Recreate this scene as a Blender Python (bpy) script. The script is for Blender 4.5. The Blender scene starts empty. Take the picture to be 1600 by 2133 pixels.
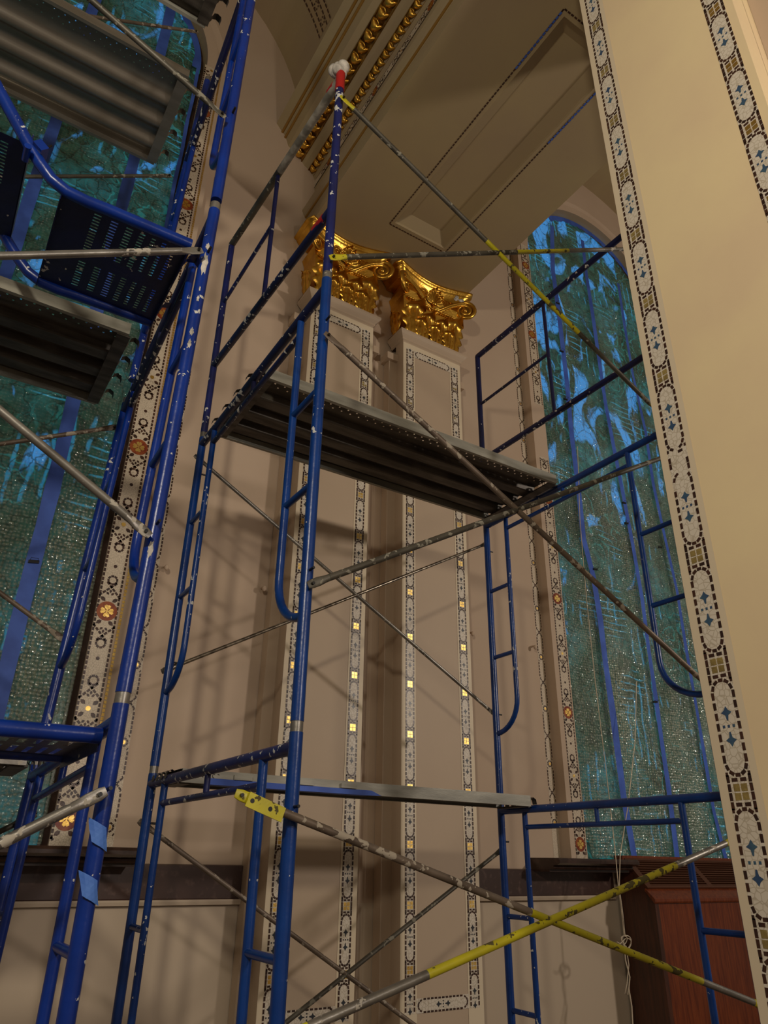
import bpy, math, random
from mathutils import Vector, Matrix
random.seed(7)
H = 1.62                      # eye height above the floor; all heights below are written from eye level
sc = bpy.context.scene
PI = math.pi

# ---------------------------------------------------------------- camera
FPX = 1491.84; PITCH, ROLL, YAW = (math.radians(a) for a in (26.028, 1.018, 32.0365))
Fw = Vector((math.sin(YAW)*math.cos(PITCH), math.cos(YAW)*math.cos(PITCH), math.sin(PITCH)))
_rt = Vector((math.cos(YAW), -math.sin(YAW), 0)); _up = _rt.cross(Fw)
Rt = _rt*math.cos(ROLL) + _up*math.sin(ROLL); Up = -_rt*math.sin(ROLL) + _up*math.cos(ROLL)
cd = bpy.data.cameras.new('camera'); cam = bpy.data.objects.new('camera', cd); sc.collection.objects.link(cam)
cam.matrix_world = Matrix(((Rt.x, Up.x, -Fw.x, 0), (Rt.y, Up.y, -Fw.y, 0), (Rt.z, Up.z, -Fw.z, H), (0, 0, 0, 1)))
cd.sensor_fit = 'HORIZONTAL'; cd.sensor_width = 36; cd.lens = 36*FPX/1600; cd.clip_start = .05
sc.camera = cam

# ---------------------------------------------------------------- world, lamps, exposure
sc.view_settings.view_transform = 'Standard'; sc.view_settings.look = 'None'
sc.view_settings.gamma = 1; sc.view_settings.exposure = -0.15; sc.view_settings.use_curve_mapping = False
wd = bpy.data.worlds.new('world'); sc.world = wd; wd.use_nodes = True
wd.node_tree.nodes['Background'].inputs[0].default_value = (1.0, .84, .68, 1)
wd.node_tree.nodes['Background'].inputs[1].default_value = .145
def lamp(name, loc, energy, color, radius):
    l = bpy.data.lights.new(name, 'POINT'); l.energy = energy; l.color = color; l.shadow_soft_size = radius
    o = bpy.data.objects.new(name, l); sc.collection.objects.link(o); o.location = (loc[0], loc[1], loc[2]+H); return o
lamp('nave_lamp_left', (-1.5, -1.1, 2.45), 350, (1.0, .88, .70), .15)
lamp('nave_lamp_middle', (2.0, -2.6, 1.5), 205, (1.0, .875, .77), .15)
lamp('nave_lamp_right', (7.0, -2.6, 2.6), 640, (1.0, .875, .76), .20)

def ray(x, y): return Fw*FPX + Rt*(x-800) - Up*(y-1066.5)
def at(x, y, X=None, Y=None, Z=None):      # the point in the place where the line of sight meets a known plane
    d = ray(x, y)
    k = X/d.x if X is not None else Y/d.y if Y is not None else Z/d.z
    return d*k

# ---------------------------------------------------------------- materials
def nt(m):
    m.use_nodes = True; t = m.node_tree; t.nodes.clear(); return t
def N(t, kind, **kw):
    n = t.nodes.new(kind)
    for k, v in kw.items():
        if isinstance(k, str) and k.startswith('i_'):
            key = k[2:]; key = int(key) if key.isdigit() else key.replace('_', ' ')
            n.inputs[key].default_value = v
        else: setattr(n, k, v)
    return n
def L(t, a, ao, b, bi): t.links.new(a.outputs[ao], b.inputs[bi])
def srgb(r, g, b):
    f = lambda c: (c/255/12.92) if c/255 <= .04045 else ((c/255+.055)/1.055)**2.4
    return (f(r), f(g), f(b), 1)
def ramp(t, stops):
    n = t.nodes.new('ShaderNodeValToRGB'); r = n.color_ramp
    while len(r.elements) < len(stops): r.elements.new(.5)
    for e, (p, c) in zip(r.elements, stops): e.position = p; e.color = c
    return n
def mat(name, c1, rough=.6, metal=0, c2=None, scale=8, lo=.4, hi=.6, bump=0, bscale=40, spec=.5, coat=0, stretch=None):
    m = bpy.data.materials.new(name); t = nt(m)
    out = N(t, 'ShaderNodeOutputMaterial'); b = N(t, 'ShaderNodeBsdfPrincipled')
    b.inputs['Base Color'].default_value = c1; b.inputs['Roughness'].default_value = rough
    b.inputs['Metallic'].default_value = metal; b.inputs['Specular IOR Level'].default_value = spec
    b.inputs['Coat Weight'].default_value = coat
    L(t, b, 0, out, 0)
    if c2 or bump: tc = N(t, 'ShaderNodeTexCoord'); mp = N(t, 'ShaderNodeMapping'); L(t, tc, 'Object', mp, 0)
    if stretch: mp.inputs['Scale'].default_value = stretch
    if c2:
        n = N(t, 'ShaderNodeTexNoise', i_Scale=scale, i_Detail=6.0); L(t, mp, 0, n, 'Vector')
        r = ramp(t, [(lo, c1), (hi, c2)]); L(t, n, 0, r, 0); L(t, r, 0, b, 'Base Color')
    if bump:
        n2 = N(t, 'ShaderNodeTexNoise', i_Scale=bscale, i_Detail=4.0); L(t, mp, 0, n2, 'Vector')
        bp = N(t, 'ShaderNodeBump', i_Strength=bump, i_Distance=.01); L(t, n2, 0, bp, 'Height'); L(t, bp, 0, b, 'Normal')
    return m
def paint_mat(name, base, dark, amount, splat=(200, 200, 195), metal=0, rough=.28, splat2=None):
    # enamel with flecks of plaster and scuffs of a shape of their own
    m = bpy.data.materials.new(name); t = nt(m)
    out = N(t, 'ShaderNodeOutputMaterial'); b = N(t, 'ShaderNodeBsdfPrincipled'); L(t, b, 0, out, 0)
    tc = N(t, 'ShaderNodeTexCoord')
    n1 = N(t, 'ShaderNodeTexNoise', i_Scale=7.0, i_Detail=5.0); L(t, tc, 'Object', n1, 'Vector')
    r1 = ramp(t, [(.35, srgb(*base)), (.7, srgb(*dark))]); L(t, n1, 0, r1, 0)
    n2 = N(t, 'ShaderNodeTexNoise', i_Scale=34.0, i_Detail=3.0); L(t, tc, 'Object', n2, 'Vector')
    n3 = N(t, 'ShaderNodeTexNoise', i_Scale=3.5, i_Detail=2.0); L(t, tc, 'Object', n3, 'Vector')
    a = N(t, 'ShaderNodeMath', operation='MULTIPLY_ADD', i_1=.55); L(t, n3, 0, a, 0); L(t, n2, 0, a, 2)
    r2 = ramp(t, [(1.19-amount, (0, 0, 0, 1)), (min(1.0, 1.2-amount), (1, 1, 1, 1))]); L(t, a, 0, r2, 0)
    mx = N(t, 'ShaderNodeMix', data_type='RGBA'); L(t, r2, 0, mx, 0); L(t, r1, 0, mx, 6); mx.inputs[7].default_value = srgb(*splat)
    L(t, mx, 2, b, 'Base Color')
    b.inputs['Metallic'].default_value = metal
    rr = N(t, 'ShaderNodeMath', operation='MULTIPLY_ADD', i_1=.5, i_2=rough); L(t, r2, 0, rr, 0); L(t, rr, 0, b, 'Roughness')
    bp = N(t, 'ShaderNodeBump', i_Strength=.25, i_Distance=.004); L(t, a, 0, bp, 'Height'); L(t, bp, 0, b, 'Normal')
    return m
M = {}
M['wall'] = mat('cream_plaster', srgb(190, 169, 147), .75, c2=srgb(184, 162, 140), scale=1.3, lo=.35, hi=.7, bump=.04, bscale=60)
M['pil'] = mat('pilaster_paint', srgb(193, 172, 148), .55, c2=srgb(187, 166, 142), scale=1.7, lo=.3, hi=.7, bump=.03, bscale=40)
M['pier'] = mat('pier_paint', srgb(240, 219, 174), .5, c2=srgb(232, 208, 170), scale=2.2, lo=.35, hi=.68, bump=.05, bscale=25)
M['margin'] = mat('margin_paint', srgb(222, 206, 178), .5)
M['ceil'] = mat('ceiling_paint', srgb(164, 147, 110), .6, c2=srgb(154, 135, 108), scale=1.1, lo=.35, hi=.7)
M['olive'] = mat('olive_paint', srgb(160, 138, 104), .6)
M['tile'] = None
M['dark'] = mat('brown_tesserae', srgb(70, 42, 30), .35, c2=srgb(48, 30, 24), scale=30, bump=.2)
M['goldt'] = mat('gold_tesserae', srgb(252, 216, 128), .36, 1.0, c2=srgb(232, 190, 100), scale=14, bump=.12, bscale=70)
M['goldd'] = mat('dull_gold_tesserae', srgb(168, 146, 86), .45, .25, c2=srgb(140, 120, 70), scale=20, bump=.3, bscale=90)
M['blue_t'] = mat('blue_tesserae', srgb(66, 96, 116), .35, c2=srgb(52, 76, 110), scale=16, bump=.2)
M['blue_d'] = mat('dark_blue_tesserae', srgb(48, 54, 62), .35)
M['red'] = mat('red_tesserae', srgb(120, 46, 26), .35, c2=srgb(150, 78, 36), scale=25)
M['gold'] = mat('gilding', srgb(236, 188, 84), .30, 1.0, c2=srgb(206, 152, 56), scale=9, lo=.35, hi=.7, bump=.25, bscale=45)
M['golddk'] = mat('aged_gilding', srgb(176, 134, 62), .4, .9, c2=srgb(120, 84, 34), scale=12, bump=.3, bscale=60)
M['goldpaint'] = mat('gold_paint', srgb(150, 112, 50), .45, .3)
M['marble'] = mat('brown_marble', srgb(66, 46, 40), .35, c2=srgb(98, 76, 68), scale=22, lo=.55, hi=.75, spec=.5)
M['sill'] = mat('sill_marble', srgb(52, 36, 30), .25, c2=srgb(72, 52, 44), scale=14, lo=.5, hi=.75)
M['lowwall'] = mat('lower_wall_paint', srgb(188, 171, 149), .7)
M['floor'] = mat('floor_stone', srgb(112, 96, 80), .6, c2=srgb(96, 82, 68), scale=3)
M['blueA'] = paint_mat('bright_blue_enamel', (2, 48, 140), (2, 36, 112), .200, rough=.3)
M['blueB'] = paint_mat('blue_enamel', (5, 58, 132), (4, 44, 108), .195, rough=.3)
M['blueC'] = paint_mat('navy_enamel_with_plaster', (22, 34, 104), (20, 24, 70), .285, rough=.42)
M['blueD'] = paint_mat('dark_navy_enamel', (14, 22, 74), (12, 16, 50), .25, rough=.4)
M['blueP'] = paint_mat('blue_perforated_paint', (10, 20, 80), (8, 14, 54), .20, rough=.35)
M['galv'] = paint_mat('galvanised_steel', (150, 146, 138), (104, 100, 94), .27, (196, 190, 178), .65, .38)
M['rust'] = paint_mat('plastered_steel', (124, 110, 96), (86, 74, 64), .33, (176, 166, 150), .35, .5)
M['dirty'] = paint_mat('dirty_steel', (96, 92, 82), (66, 62, 54), .30, (150, 146, 132), .4, .5)
M['yellow'] = paint_mat('yellow_paint', (196, 186, 32), (160, 150, 40), .30, (84, 76, 40), .0, .4)
M['whited'] = mat('plaster_coated_steel', srgb(158, 152, 140), .7, c2=srgb(110, 106, 96), scale=14, bump=.3)
M['plaster'] = mat('dried_plaster', srgb(206, 200, 190), .8, c2=srgb(150, 146, 138), scale=20, bump=.4)
M['redtape'] = mat('red_tape', srgb(170, 28, 28), .4)
M['tape'] = mat('painters_tape', srgb(62, 98, 190), .6, c2=srgb(50, 82, 168), scale=6)
M['tape2'] = mat('painters_tape_pale', srgb(84, 132, 214), .6, c2=srgb(60, 104, 196), scale=9)
M['black'] = mat('black_clip', srgb(18, 16, 16), .3)
M['plank'] = mat('galvanised_plank', srgb(164, 162, 150), .45, .15, c2=srgb(124, 122, 112), scale=3, lo=.35, hi=.65, bump=.05, stretch=(1, 6, 6))
M['plankd'] = mat('dull_plank', srgb(96, 90, 82), .5, .4, c2=srgb(66, 60, 54), scale=4, stretch=(1, 5, 5))
M['alu'] = mat('aluminium_plank', srgb(140, 134, 124), .30, .6, c2=srgb(128, 122, 112), scale=2.5, stretch=(1, 8, 8))
M['rope'] = mat('cotton_cord', srgb(196, 182, 160), .9)
M['steelrod'] = mat('bright_steel', srgb(150, 140, 124), .28, .8, c2=srgb(100, 92, 82), scale=30)

def tile_mat(name, grout, tile, sc_):
    m = bpy.data.materials.new(name); t = nt(m)
    out = N(t, 'ShaderNodeOutputMaterial'); b = N(t, 'ShaderNodeBsdfPrincipled'); L(t, b, 0, out, 0)
    tc = N(t, 'ShaderNodeTexCoord'); v = N(t, 'ShaderNodeTexVoronoi', feature='DISTANCE_TO_EDGE', i_Scale=sc_)
    L(t, tc, 'Object', v, 'Vector'); r = ramp(t, [(.02, srgb(*grout)), (.09, srgb(*tile))]); L(t, v, 0, r, 0)
    L(t, r, 0, b, 'Base Color'); b.inputs['Roughness'].default_value = .4
    bp = N(t, 'ShaderNodeBump', i_Strength=.3, i_Distance=.003); L(t, r, 0, bp, 'Height'); L(t, bp, 0, b, 'Normal')
    return m
M['tile'] = tile_mat('white_tesserae', (190, 178, 158), (220, 210, 194), 58.)
M['tileb'] = tile_mat('cream_tesserae', (170, 156, 136), (204, 190, 168), 80.)
def wood_mat(name, a, b_, rough=.3):
    m = bpy.data.materials.new(name); t = nt(m)
    out = N(t, 'ShaderNodeOutputMaterial'); b = N(t, 'ShaderNodeBsdfPrincipled'); L(t, b, 0, out, 0)
    tc = N(t, 'ShaderNodeTexCoord'); mp = N(t, 'ShaderNodeMapping'); mp.inputs['Scale'].default_value = (9, 9, .7)
    L(t, tc, 'Object', mp, 0); n = N(t, 'ShaderNodeTexNoise', i_Scale=6.0, i_Detail=8.0, i_Distortion=.6); L(t, mp, 0, n, 'Vector')
    r = ramp(t, [(.35, srgb(*a)), (.65, srgb(*b_))]); L(t, n, 0, r, 0); L(t, r, 0, b, 'Base Color'); b.inputs['Roughness'].default_value = rough
    return m
M['wood'] = wood_mat('mahogany_veneer', (112, 52, 22), (84, 34, 14))
M['wood2'] = wood_mat('dark_mahogany', (74, 38, 22), (54, 28, 18), .4)
M['grille'] = mat('bronze_grille', srgb(96, 58, 38), .35, .5)

def glass_mat(seed, strength=1.0, skycut=.60):
    # leaded stained glass lit from outside by evening sky and trees
    m = bpy.data.materials.new('stained_glass'); t = nt(m)
    out = N(t, 'ShaderNodeOutputMaterial'); em = N(t, 'ShaderNodeEmission')
    tc = N(t, 'ShaderNodeTexCoord'); mp = N(t, 'ShaderNodeMapping'); mp.inputs['Location'].default_value = (seed, 0, seed*2); L(t, tc, 'Object', mp, 0)
    def noise(sc_, det=3.0, dis=0.): n = N(t, 'ShaderNodeTexNoise', i_Scale=sc_, i_Detail=det, i_Distortion=dis); L(t, mp, 0, n, 'Vector'); return n
    def rmp(src, out_i, stops): r = ramp(t, stops); L(t, src, out_i, r, 0); return r
    def mixc(fac, a, ao, b, bo=None, col=None, bt='MIX', f0=None):
        x = N(t, 'ShaderNodeMix', data_type='RGBA', blend_type=bt)
        if fac is None: x.inputs[0].default_value = f0
        else: L(t, fac, 0, x, 0)
        L(t, a, ao, x, 6)
        if col: x.inputs[7].default_value = col
        else: L(t, b, bo, x, 7)
        return x
    K, W1_ = (0, 0, 0, 1), (1, 1, 1, 1)
    hue = rmp(noise(1.3, 4.0, .6), 0, [(.34, srgb(18, 34, 22)), (.46, srgb(22, 52, 40)), (.56, srgb(24, 70, 66)), (.70, srgb(30, 92, 100))])
    fine = rmp(noise(11., 5.0), 0, [(.35, (.45, .45, .45, 1)), (.65, (1.3, 1.3, 1.3, 1))])
    c = mixc(None, hue, 0, fine, 0, None, 'MULTIPLY', 1.0)
    # scrolls: concentric enamel rings round scattered centres
    v = N(t, 'ShaderNodeTexVoronoi', i_Scale=3.4, i_Randomness=1.0); vn = noise(3.5, 3.0); vm = N(t, 'ShaderNodeMix', data_type='RGBA', i_0=.28); L(t, mp, 0, vm, 6); L(t, vn, 'Color', vm, 7); L(t, vm, 2, v, 'Vector')
    s1 = N(t, 'ShaderNodeMath', operation='MULTIPLY', i_1=34.0); L(t, v, 'Distance', s1, 0); s2 = N(t, 'ShaderNodeMath', operation='SINE'); L(t, s1, 0, s2, 0)
    rg = rmp(s2, 0, [(.80, K), (.97, W1_)]); mk = rmp(noise(1.1, 2.0), 0, [(.50, K), (.60, W1_)])
    sm = N(t, 'ShaderNodeMath', operation='MULTIPLY'); L(t, rg, 0, sm, 0); L(t, mk, 0, sm, 1)
    sm2 = N(t, 'ShaderNodeMath', operation='MULTIPLY', i_1=.38); L(t, sm, 0, sm2, 0)
    c = mixc(sm2, c, 2, None, None, srgb(40, 150, 150))
    # architectural bands: thin level lines in places
    w = N(t, 'ShaderNodeTexWave', bands_direction='Z', i_Scale=4.5, i_Distortion=5.0, i_Detail=3.0); w.inputs['Detail Scale'].default_value = .6; L(t, mp, 0, w, 'Vector')
    wl = rmp(w, 'Color', [(.86, K), (.96, W1_)]); mk2 = rmp(noise(1.7, 1.0), 0, [(.58, K), (.63, W1_)])
    wm = N(t, 'ShaderNodeMath', operation='MULTIPLY'); L(t, wl, 0, wm, 0); L(t, mk2, 0, wm, 1); wm2 = N(t, 'ShaderNodeMath', operation='MULTIPLY', i_1=.45); L(t, wm, 0, wm2, 0); c = mixc(wm2, c, 2, None, None, srgb(50, 165, 205))
    x2 = N(t, 'ShaderNodeTexWave', bands_direction='X', i_Scale=3.2, i_Distortion=4.0, i_Detail=3.0); L(t, mp, 0, x2, 'Vector')
    xl = rmp(x2, 'Color', [(.80, K), (.96, W1_)]); mk3 = rmp(noise(2.1, 2.0, 1.0), 0, [(.56, K), (.62, W1_)])
    xm_ = N(t, 'ShaderNodeMath', operation='MULTIPLY'); L(t, xl, 0, xm_, 0); L(t, mk3, 0, xm_, 1); xm2 = N(t, 'ShaderNodeMath', operation='MULTIPLY', i_1=.5); L(t, xm_, 0, xm2, 0); c = mixc(xm2, c, 2, None, None, srgb(46, 150, 200))
    # patches of open sky between the trees, crossed by branches
    sk = N(t, 'ShaderNodeMapping'); sk.inputs['Scale'].default_value = (2.0, 1, .95); L(t, mp, 0, sk, 0)
    sn = N(t, 'ShaderNodeTexNoise', i_Scale=1.6, i_Detail=5.0, i_Distortion=1.2); L(t, sk, 0, sn, 'Vector')
    sz = N(t, 'ShaderNodeSeparateXYZ'); L(t, tc, 'Object', sz, 0); zr = N(t, 'ShaderNodeMapRange', i_1=.3, i_2=4.2, i_3=-.17, i_4=0.02); L(t, sz, 2, zr, 0)
    sa = N(t, 'ShaderNodeMath', operation='ADD'); L(t, sn, 0, sa, 0); L(t, zr, 0, sa, 1)
    sr = rmp(sa, 0, [(skycut, K), (skycut+.06, W1_)]); c = mixc(sr, c, 2, None, None, srgb(62, 142, 214))
    br = N(t, 'ShaderNodeTexVoronoi', feature='DISTANCE_TO_EDGE', i_Scale=8.0); dn = noise(5., 4.0); dm = N(t, 'ShaderNodeMix', data_type='RGBA', i_0=.2); L(t, mp, 0, dm, 6); L(t, dn, 'Color', dm, 7); L(t, dm, 2, br, 'Vector')
    rb = rmp(br, 0, [(.01, (.25, .32, .30, 1)), (.045, W1_)]); c = mixc(None, c, 2, rb, 0, None, 'MULTIPLY', 1.0)
    L(t, c, 2, em, 0); em.inputs[1].default_value = strength
    gl = N(t, 'ShaderNodeBsdfPrincipled'); gl.inputs['Base Color'].default_value = (.01, .02, .02, 1); gl.inputs['Roughness'].default_value = .25
    ad = N(t, 'ShaderNodeAddShader'); L(t, em, 0, ad, 0); L(t, gl, 0, ad, 1); L(t, ad, 0, out, 0)
    return m
def wrap_mat(name, lo, hi, z0, z1, frag=0.):
    # bubble wrap: clear film with round cells that catch the room lamps; doubled over in its lower part
    m = bpy.data.materials.new(name); t = nt(m)
    out = N(t, 'ShaderNodeOutputMaterial'); tr = N(t, 'ShaderNodeBsdfTransparent'); tr.inputs[0].default_value = (.90, .95, .93, 1)
    gl = N(t, 'ShaderNodeBsdfGlossy', i_Roughness=.10); gl.inputs[0].default_value = (1, 1, .96, 1)
    df = N(t, 'ShaderNodeBsdfDiffuse'); df.inputs[0].default_value = srgb(132, 156, 138)
    tc = N(t, 'ShaderNodeTexCoord'); mp = N(t, 'ShaderNodeMapping'); mp.inputs['Scale'].default_value = (1, .25, 1); L(t, tc, 'Object', mp, 0)
    v = N(t, 'ShaderNodeTexVoronoi', i_Scale=44.0, i_Randomness=.45); L(t, mp, 0, v, 'Vector')
    bp = N(t, 'ShaderNodeBump', i_Strength=1.0, i_Distance=.016, invert=True); L(t, v, 0, bp, 'Height')
    n2 = N(t, 'ShaderNodeTexNoise', i_Scale=34.0, i_Detail=2.0); L(t, mp, 0, n2, 'Vector')
    b2 = N(t, 'ShaderNodeBump', i_Strength=1.0, i_Distance=.012); L(t, n2, 0, b2, 'Height'); L(t, bp, 0, b2, 'Normal'); L(t, b2, 0, gl, 'Normal')
    nz = N(t, 'ShaderNodeTexNoise', i_Scale=1.6, i_Detail=5.0, i_Distortion=.8); 
    m2 = N(t, 'ShaderNodeMapping'); m2.inputs['Scale'].default_value = (2.2, 1, .6); m2.inputs['Rotation'].default_value = (0, .25, 0); L(t, tc, 'Object', m2, 0); L(t, m2, 0, nz, 'Vector')
    sp = N(t, 'ShaderNodeSeparateXYZ'); L(t, tc, 'Object', sp, 0)
    mr = N(t, 'ShaderNodeMapRange', i_1=z0, i_2=z1, i_3=hi, i_4=lo); L(t, sp, 2, mr, 0)
    rn = ramp(t, [(.3, (.45, .45, .45, 1)), (.7, (1.25, 1.25, 1.25, 1))]); L(t, nz, 0, rn, 0)
    r0 = N(t, 'ShaderNodeMath', operation='MULTIPLY'); L(t, mr, 0, r0, 0); L(t, rn, 0, r0, 1); cr = ramp(t, [(.15, (1.35, 1.35, 1.35, 1)), (.6, (.35, .35, .35, 1))]); L(t, v, 0, cr, 0)
    r = N(t, 'ShaderNodeMath', operation='MULTIPLY'); L(t, r0, 0, r, 0); L(t, cr, 0, r, 1)
    mx = N(t, 'ShaderNodeMixShader', i_0=.55); L(t, df, 0, mx, 1); L(t, gl, 0, mx, 2)
    mo = N(t, 'ShaderNodeMixShader'); L(t, r, 0, mo, 0); L(t, tr, 0, mo, 1); L(t, mx, 0, mo, 2); L(t, mo, 0, out, 0)
    return m
M['glassL'] = glass_mat(3.3, .85, .59); M['glassR'] = glass_mat(11.7, 1.0, .565)
M['wrapL'] = wrap_mat('bubble_wrap_clear', .22, .75, 1.6, 2.3); M['wrapR'] = wrap_mat('bubble_wrap_loose', .34, .85, 1.2, 4.2)

# ---------------------------------------------------------------- mesh builder
LOC = {}
class MB:
    def __init__(s): s.v = []; s.f = []; s.m = []; s.s = []; s.mats = []
    def mi(s, m):
        if m not in s.mats: s.mats.append(m)
        return s.mats.index(m)
    def face(s, pts, m, smooth=False):
        n = len(s.v); s.v += [Vector(p) for p in pts]; s.f.append(tuple(range(n, n+len(pts)))); s.m.append(s.mi(m)); s.s.append(smooth)
    def grid(s, rows, m, smooth=True, close=False):
        n = len(s.v); w = len(rows[0])
        for r in rows: s.v += [Vector(p) for p in r]
        k = s.mi(m)
        for i in range(len(rows)-1):
            for j in range(w if close else w-1):
                a = n+i*w+j; b = n+i*w+(j+1) % w
                s.f.append((a, b, b+w, a+w)); s.m.append(k); s.s.append(smooth)
    def box(s, a, b, m):
        x0, y0, z0 = a; x1, y1, z1 = b
        p = [(x0, y0, z0), (x1, y0, z0), (x1, y1, z0), (x0, y1, z0), (x0, y0, z1), (x1, y0, z1), (x1, y1, z1), (x0, y1, z1)]
        n = len(s.v); s.v += [Vector(q) for q in p]; k = s.mi(m)
        for q in ((3, 2, 1, 0), (4, 5, 6, 7), (0, 1, 5, 4), (1, 2, 6, 5), (2, 3, 7, 6), (3, 0, 4, 7)):
            s.f.append(tuple(n+i for i in q)); s.m.append(k); s.s.append(False)
    def obox(s, c, ax, ay, az, m):      # oriented box: centre and three half-axis vectors
        c = Vector(c); n = len(s.v); k = s.mi(m)
        for sx, sy, sz in ((-1, -1, -1), (1, -1, -1), (1, 1, -1), (-1, 1, -1), (-1, -1, 1), (1, -1, 1), (1, 1, 1), (-1, 1, 1)):
            s.v.append(c+ax*sx+ay*sy+az*sz)
        for q in ((3, 2, 1, 0), (4, 5, 6, 7), (0, 1, 5, 4), (1, 2, 6, 5), (2, 3, 7, 6), (3, 0, 4, 7)):
            s.f.append(tuple(n+i for i in q)); s.m.append(k); s.s.append(False)
    def tube(s, path, r, m, seg=14, cap=True):
        path = [Vector(p) for p in path]; rs = r if isinstance(r, (list, tuple)) else [r]*len(path)
        ref = None; rows = []
        for i, p in enumerate(path):
            d = (path[min(i+1, len(path)-1)] - path[max(i-1, 0)]).normalized()
            if ref is None:
                ref = Vector((0, 0, 1)) if abs(d.z) < .9 else Vector((1, 0, 0))
                ref = (ref-d*ref.dot(d)).normalized()
            ref = (ref-d*ref.dot(d)).normalized(); b = d.cross(ref)
            rows.append([p+(ref*math.cos(2*PI*j/seg)+b*math.sin(2*PI*j/seg))*rs[i] for j in range(seg)])
        s.grid(rows, m, True, True)
        if cap: s.face(rows[0][::-1], m); s.face(rows[-1], m)
    def ball(s, c, rx, ry, rz, m, U=12, V=8):
        c = Vector(c)
        s.grid([[c+Vector((rx*math.cos(2*PI*j/U)*math.sin(PI*i/V), ry*math.sin(2*PI*j/U)*math.sin(PI*i/V), rz*math.cos(PI*i/V))) for j in range(U)] for i in range(V+1)], m, True, True)
    def extrude(s, prof, a, b, m, closed=False, smooth=False, caps=False):   # profile of points, swept from offset a to offset b
        a = Vector(a); b = Vector(b); n = len(prof)
        for i in range(n if closed else n-1):
            p = Vector(prof[i]); q = Vector(prof[(i+1) % n])
            mm = m[i] if isinstance(m, list) else m
            s.face([p+a, q+a, q+b, p+b], mm, smooth)
        if caps:
            mm = m[0] if isinstance(m, list) else m
            s.face([Vector(p)+a for p in prof][::-1], mm); s.face([Vector(p)+b for p in prof], mm)
    def build(s, name, parent=None, **tags):
        o_ = LOC.get(parent.name if parent else None, Vector((0, 0, 0)))
        if parent is None and s.v:
            xs = [min(v[i] for v in s.v) for i in range(3)]; xe = [max(v[i] for v in s.v) for i in range(3)]
            base = Vector(((xs[0]+xe[0])/2, (xs[1]+xe[1])/2, xs[2]))
        else: base = o_
        me = bpy.data.meshes.new(name)
        me.from_pydata([tuple(v-base) for v in s.v], [], s.f)
        for m in s.mats: me.materials.append(M[m])
        me.polygons.foreach_set('material_index', s.m); me.polygons.foreach_set('use_smooth', s.s); me.update()
        o = bpy.data.objects.new(name, me); sc.collection.objects.link(o)
        if parent:
            o.parent = parent; o.location = (0, 0, 0)
        else: o.location = base+Vector((0, 0, H))
        LOC[o.name] = base
        for k, v in tags.items(): o[k] = v
        return o
def thing(name, loc, label, cat, group=None, kind=None):
    o = bpy.data.objects.new(name, None); sc.collection.objects.link(o); loc = Vector(loc); o.location = loc+Vector((0, 0, H))
    o.empty_display_size = .1; LOC[o.name] = loc
    if label: o['label'] = label; o['category'] = cat
    if group: o['group'] = group
    if kind: o['kind'] = kind
    return o
def structure(mb, name, parent=None, **t):
    if parent is None: t['kind'] = 'structure'
    return mb.build(name, parent, **t)

# ---------------------------------------------------------------- mosaic borders
class Fr:          # a flat frame of reference: origin, across, along, out
    def __init__(s, o, u, v, n): s.o = Vector(o); s.u = Vector(u); s.v = Vector(v); s.n = Vector(n)
    def __call__(s, x, y, h=.0015): return s.o+s.u*x+s.v*y+s.n*h
def dash(mb, F, x, y, w, l, ang, m, h=.002):
    ca, sa = math.cos(ang), math.sin(ang); j = lambda: random.uniform(-.05, .05)
    pts = [(-w/2*(1+j()), -l/2*(1+j())), (w/2*(1+j()), -l/2*(1+j())), (w/2*(1+j()), l/2*(1+j())), (-w/2*(1+j()), l/2*(1+j()))]
    mb.face([F(x+ca*a-sa*b, y+sa*a+ca*b, h) for a, b in pts], m)
def poly(mb, F, x, y, pts, sc_, m, ang=0, h=.002):
    ca, sa = math.cos(ang), math.sin(ang)
    mb.face([F(x+(ca*a-sa*b)*sc_, y+(sa*a+ca*b)*sc_, h) for a, b in pts], m)
STAR = [(0, .27), (.09, .12), (.22, .03), (.07, -.06), (.03, -.26), (-.03, -.26), (-.07, -.06), (-.22, .03), (-.09, .12)]
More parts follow.
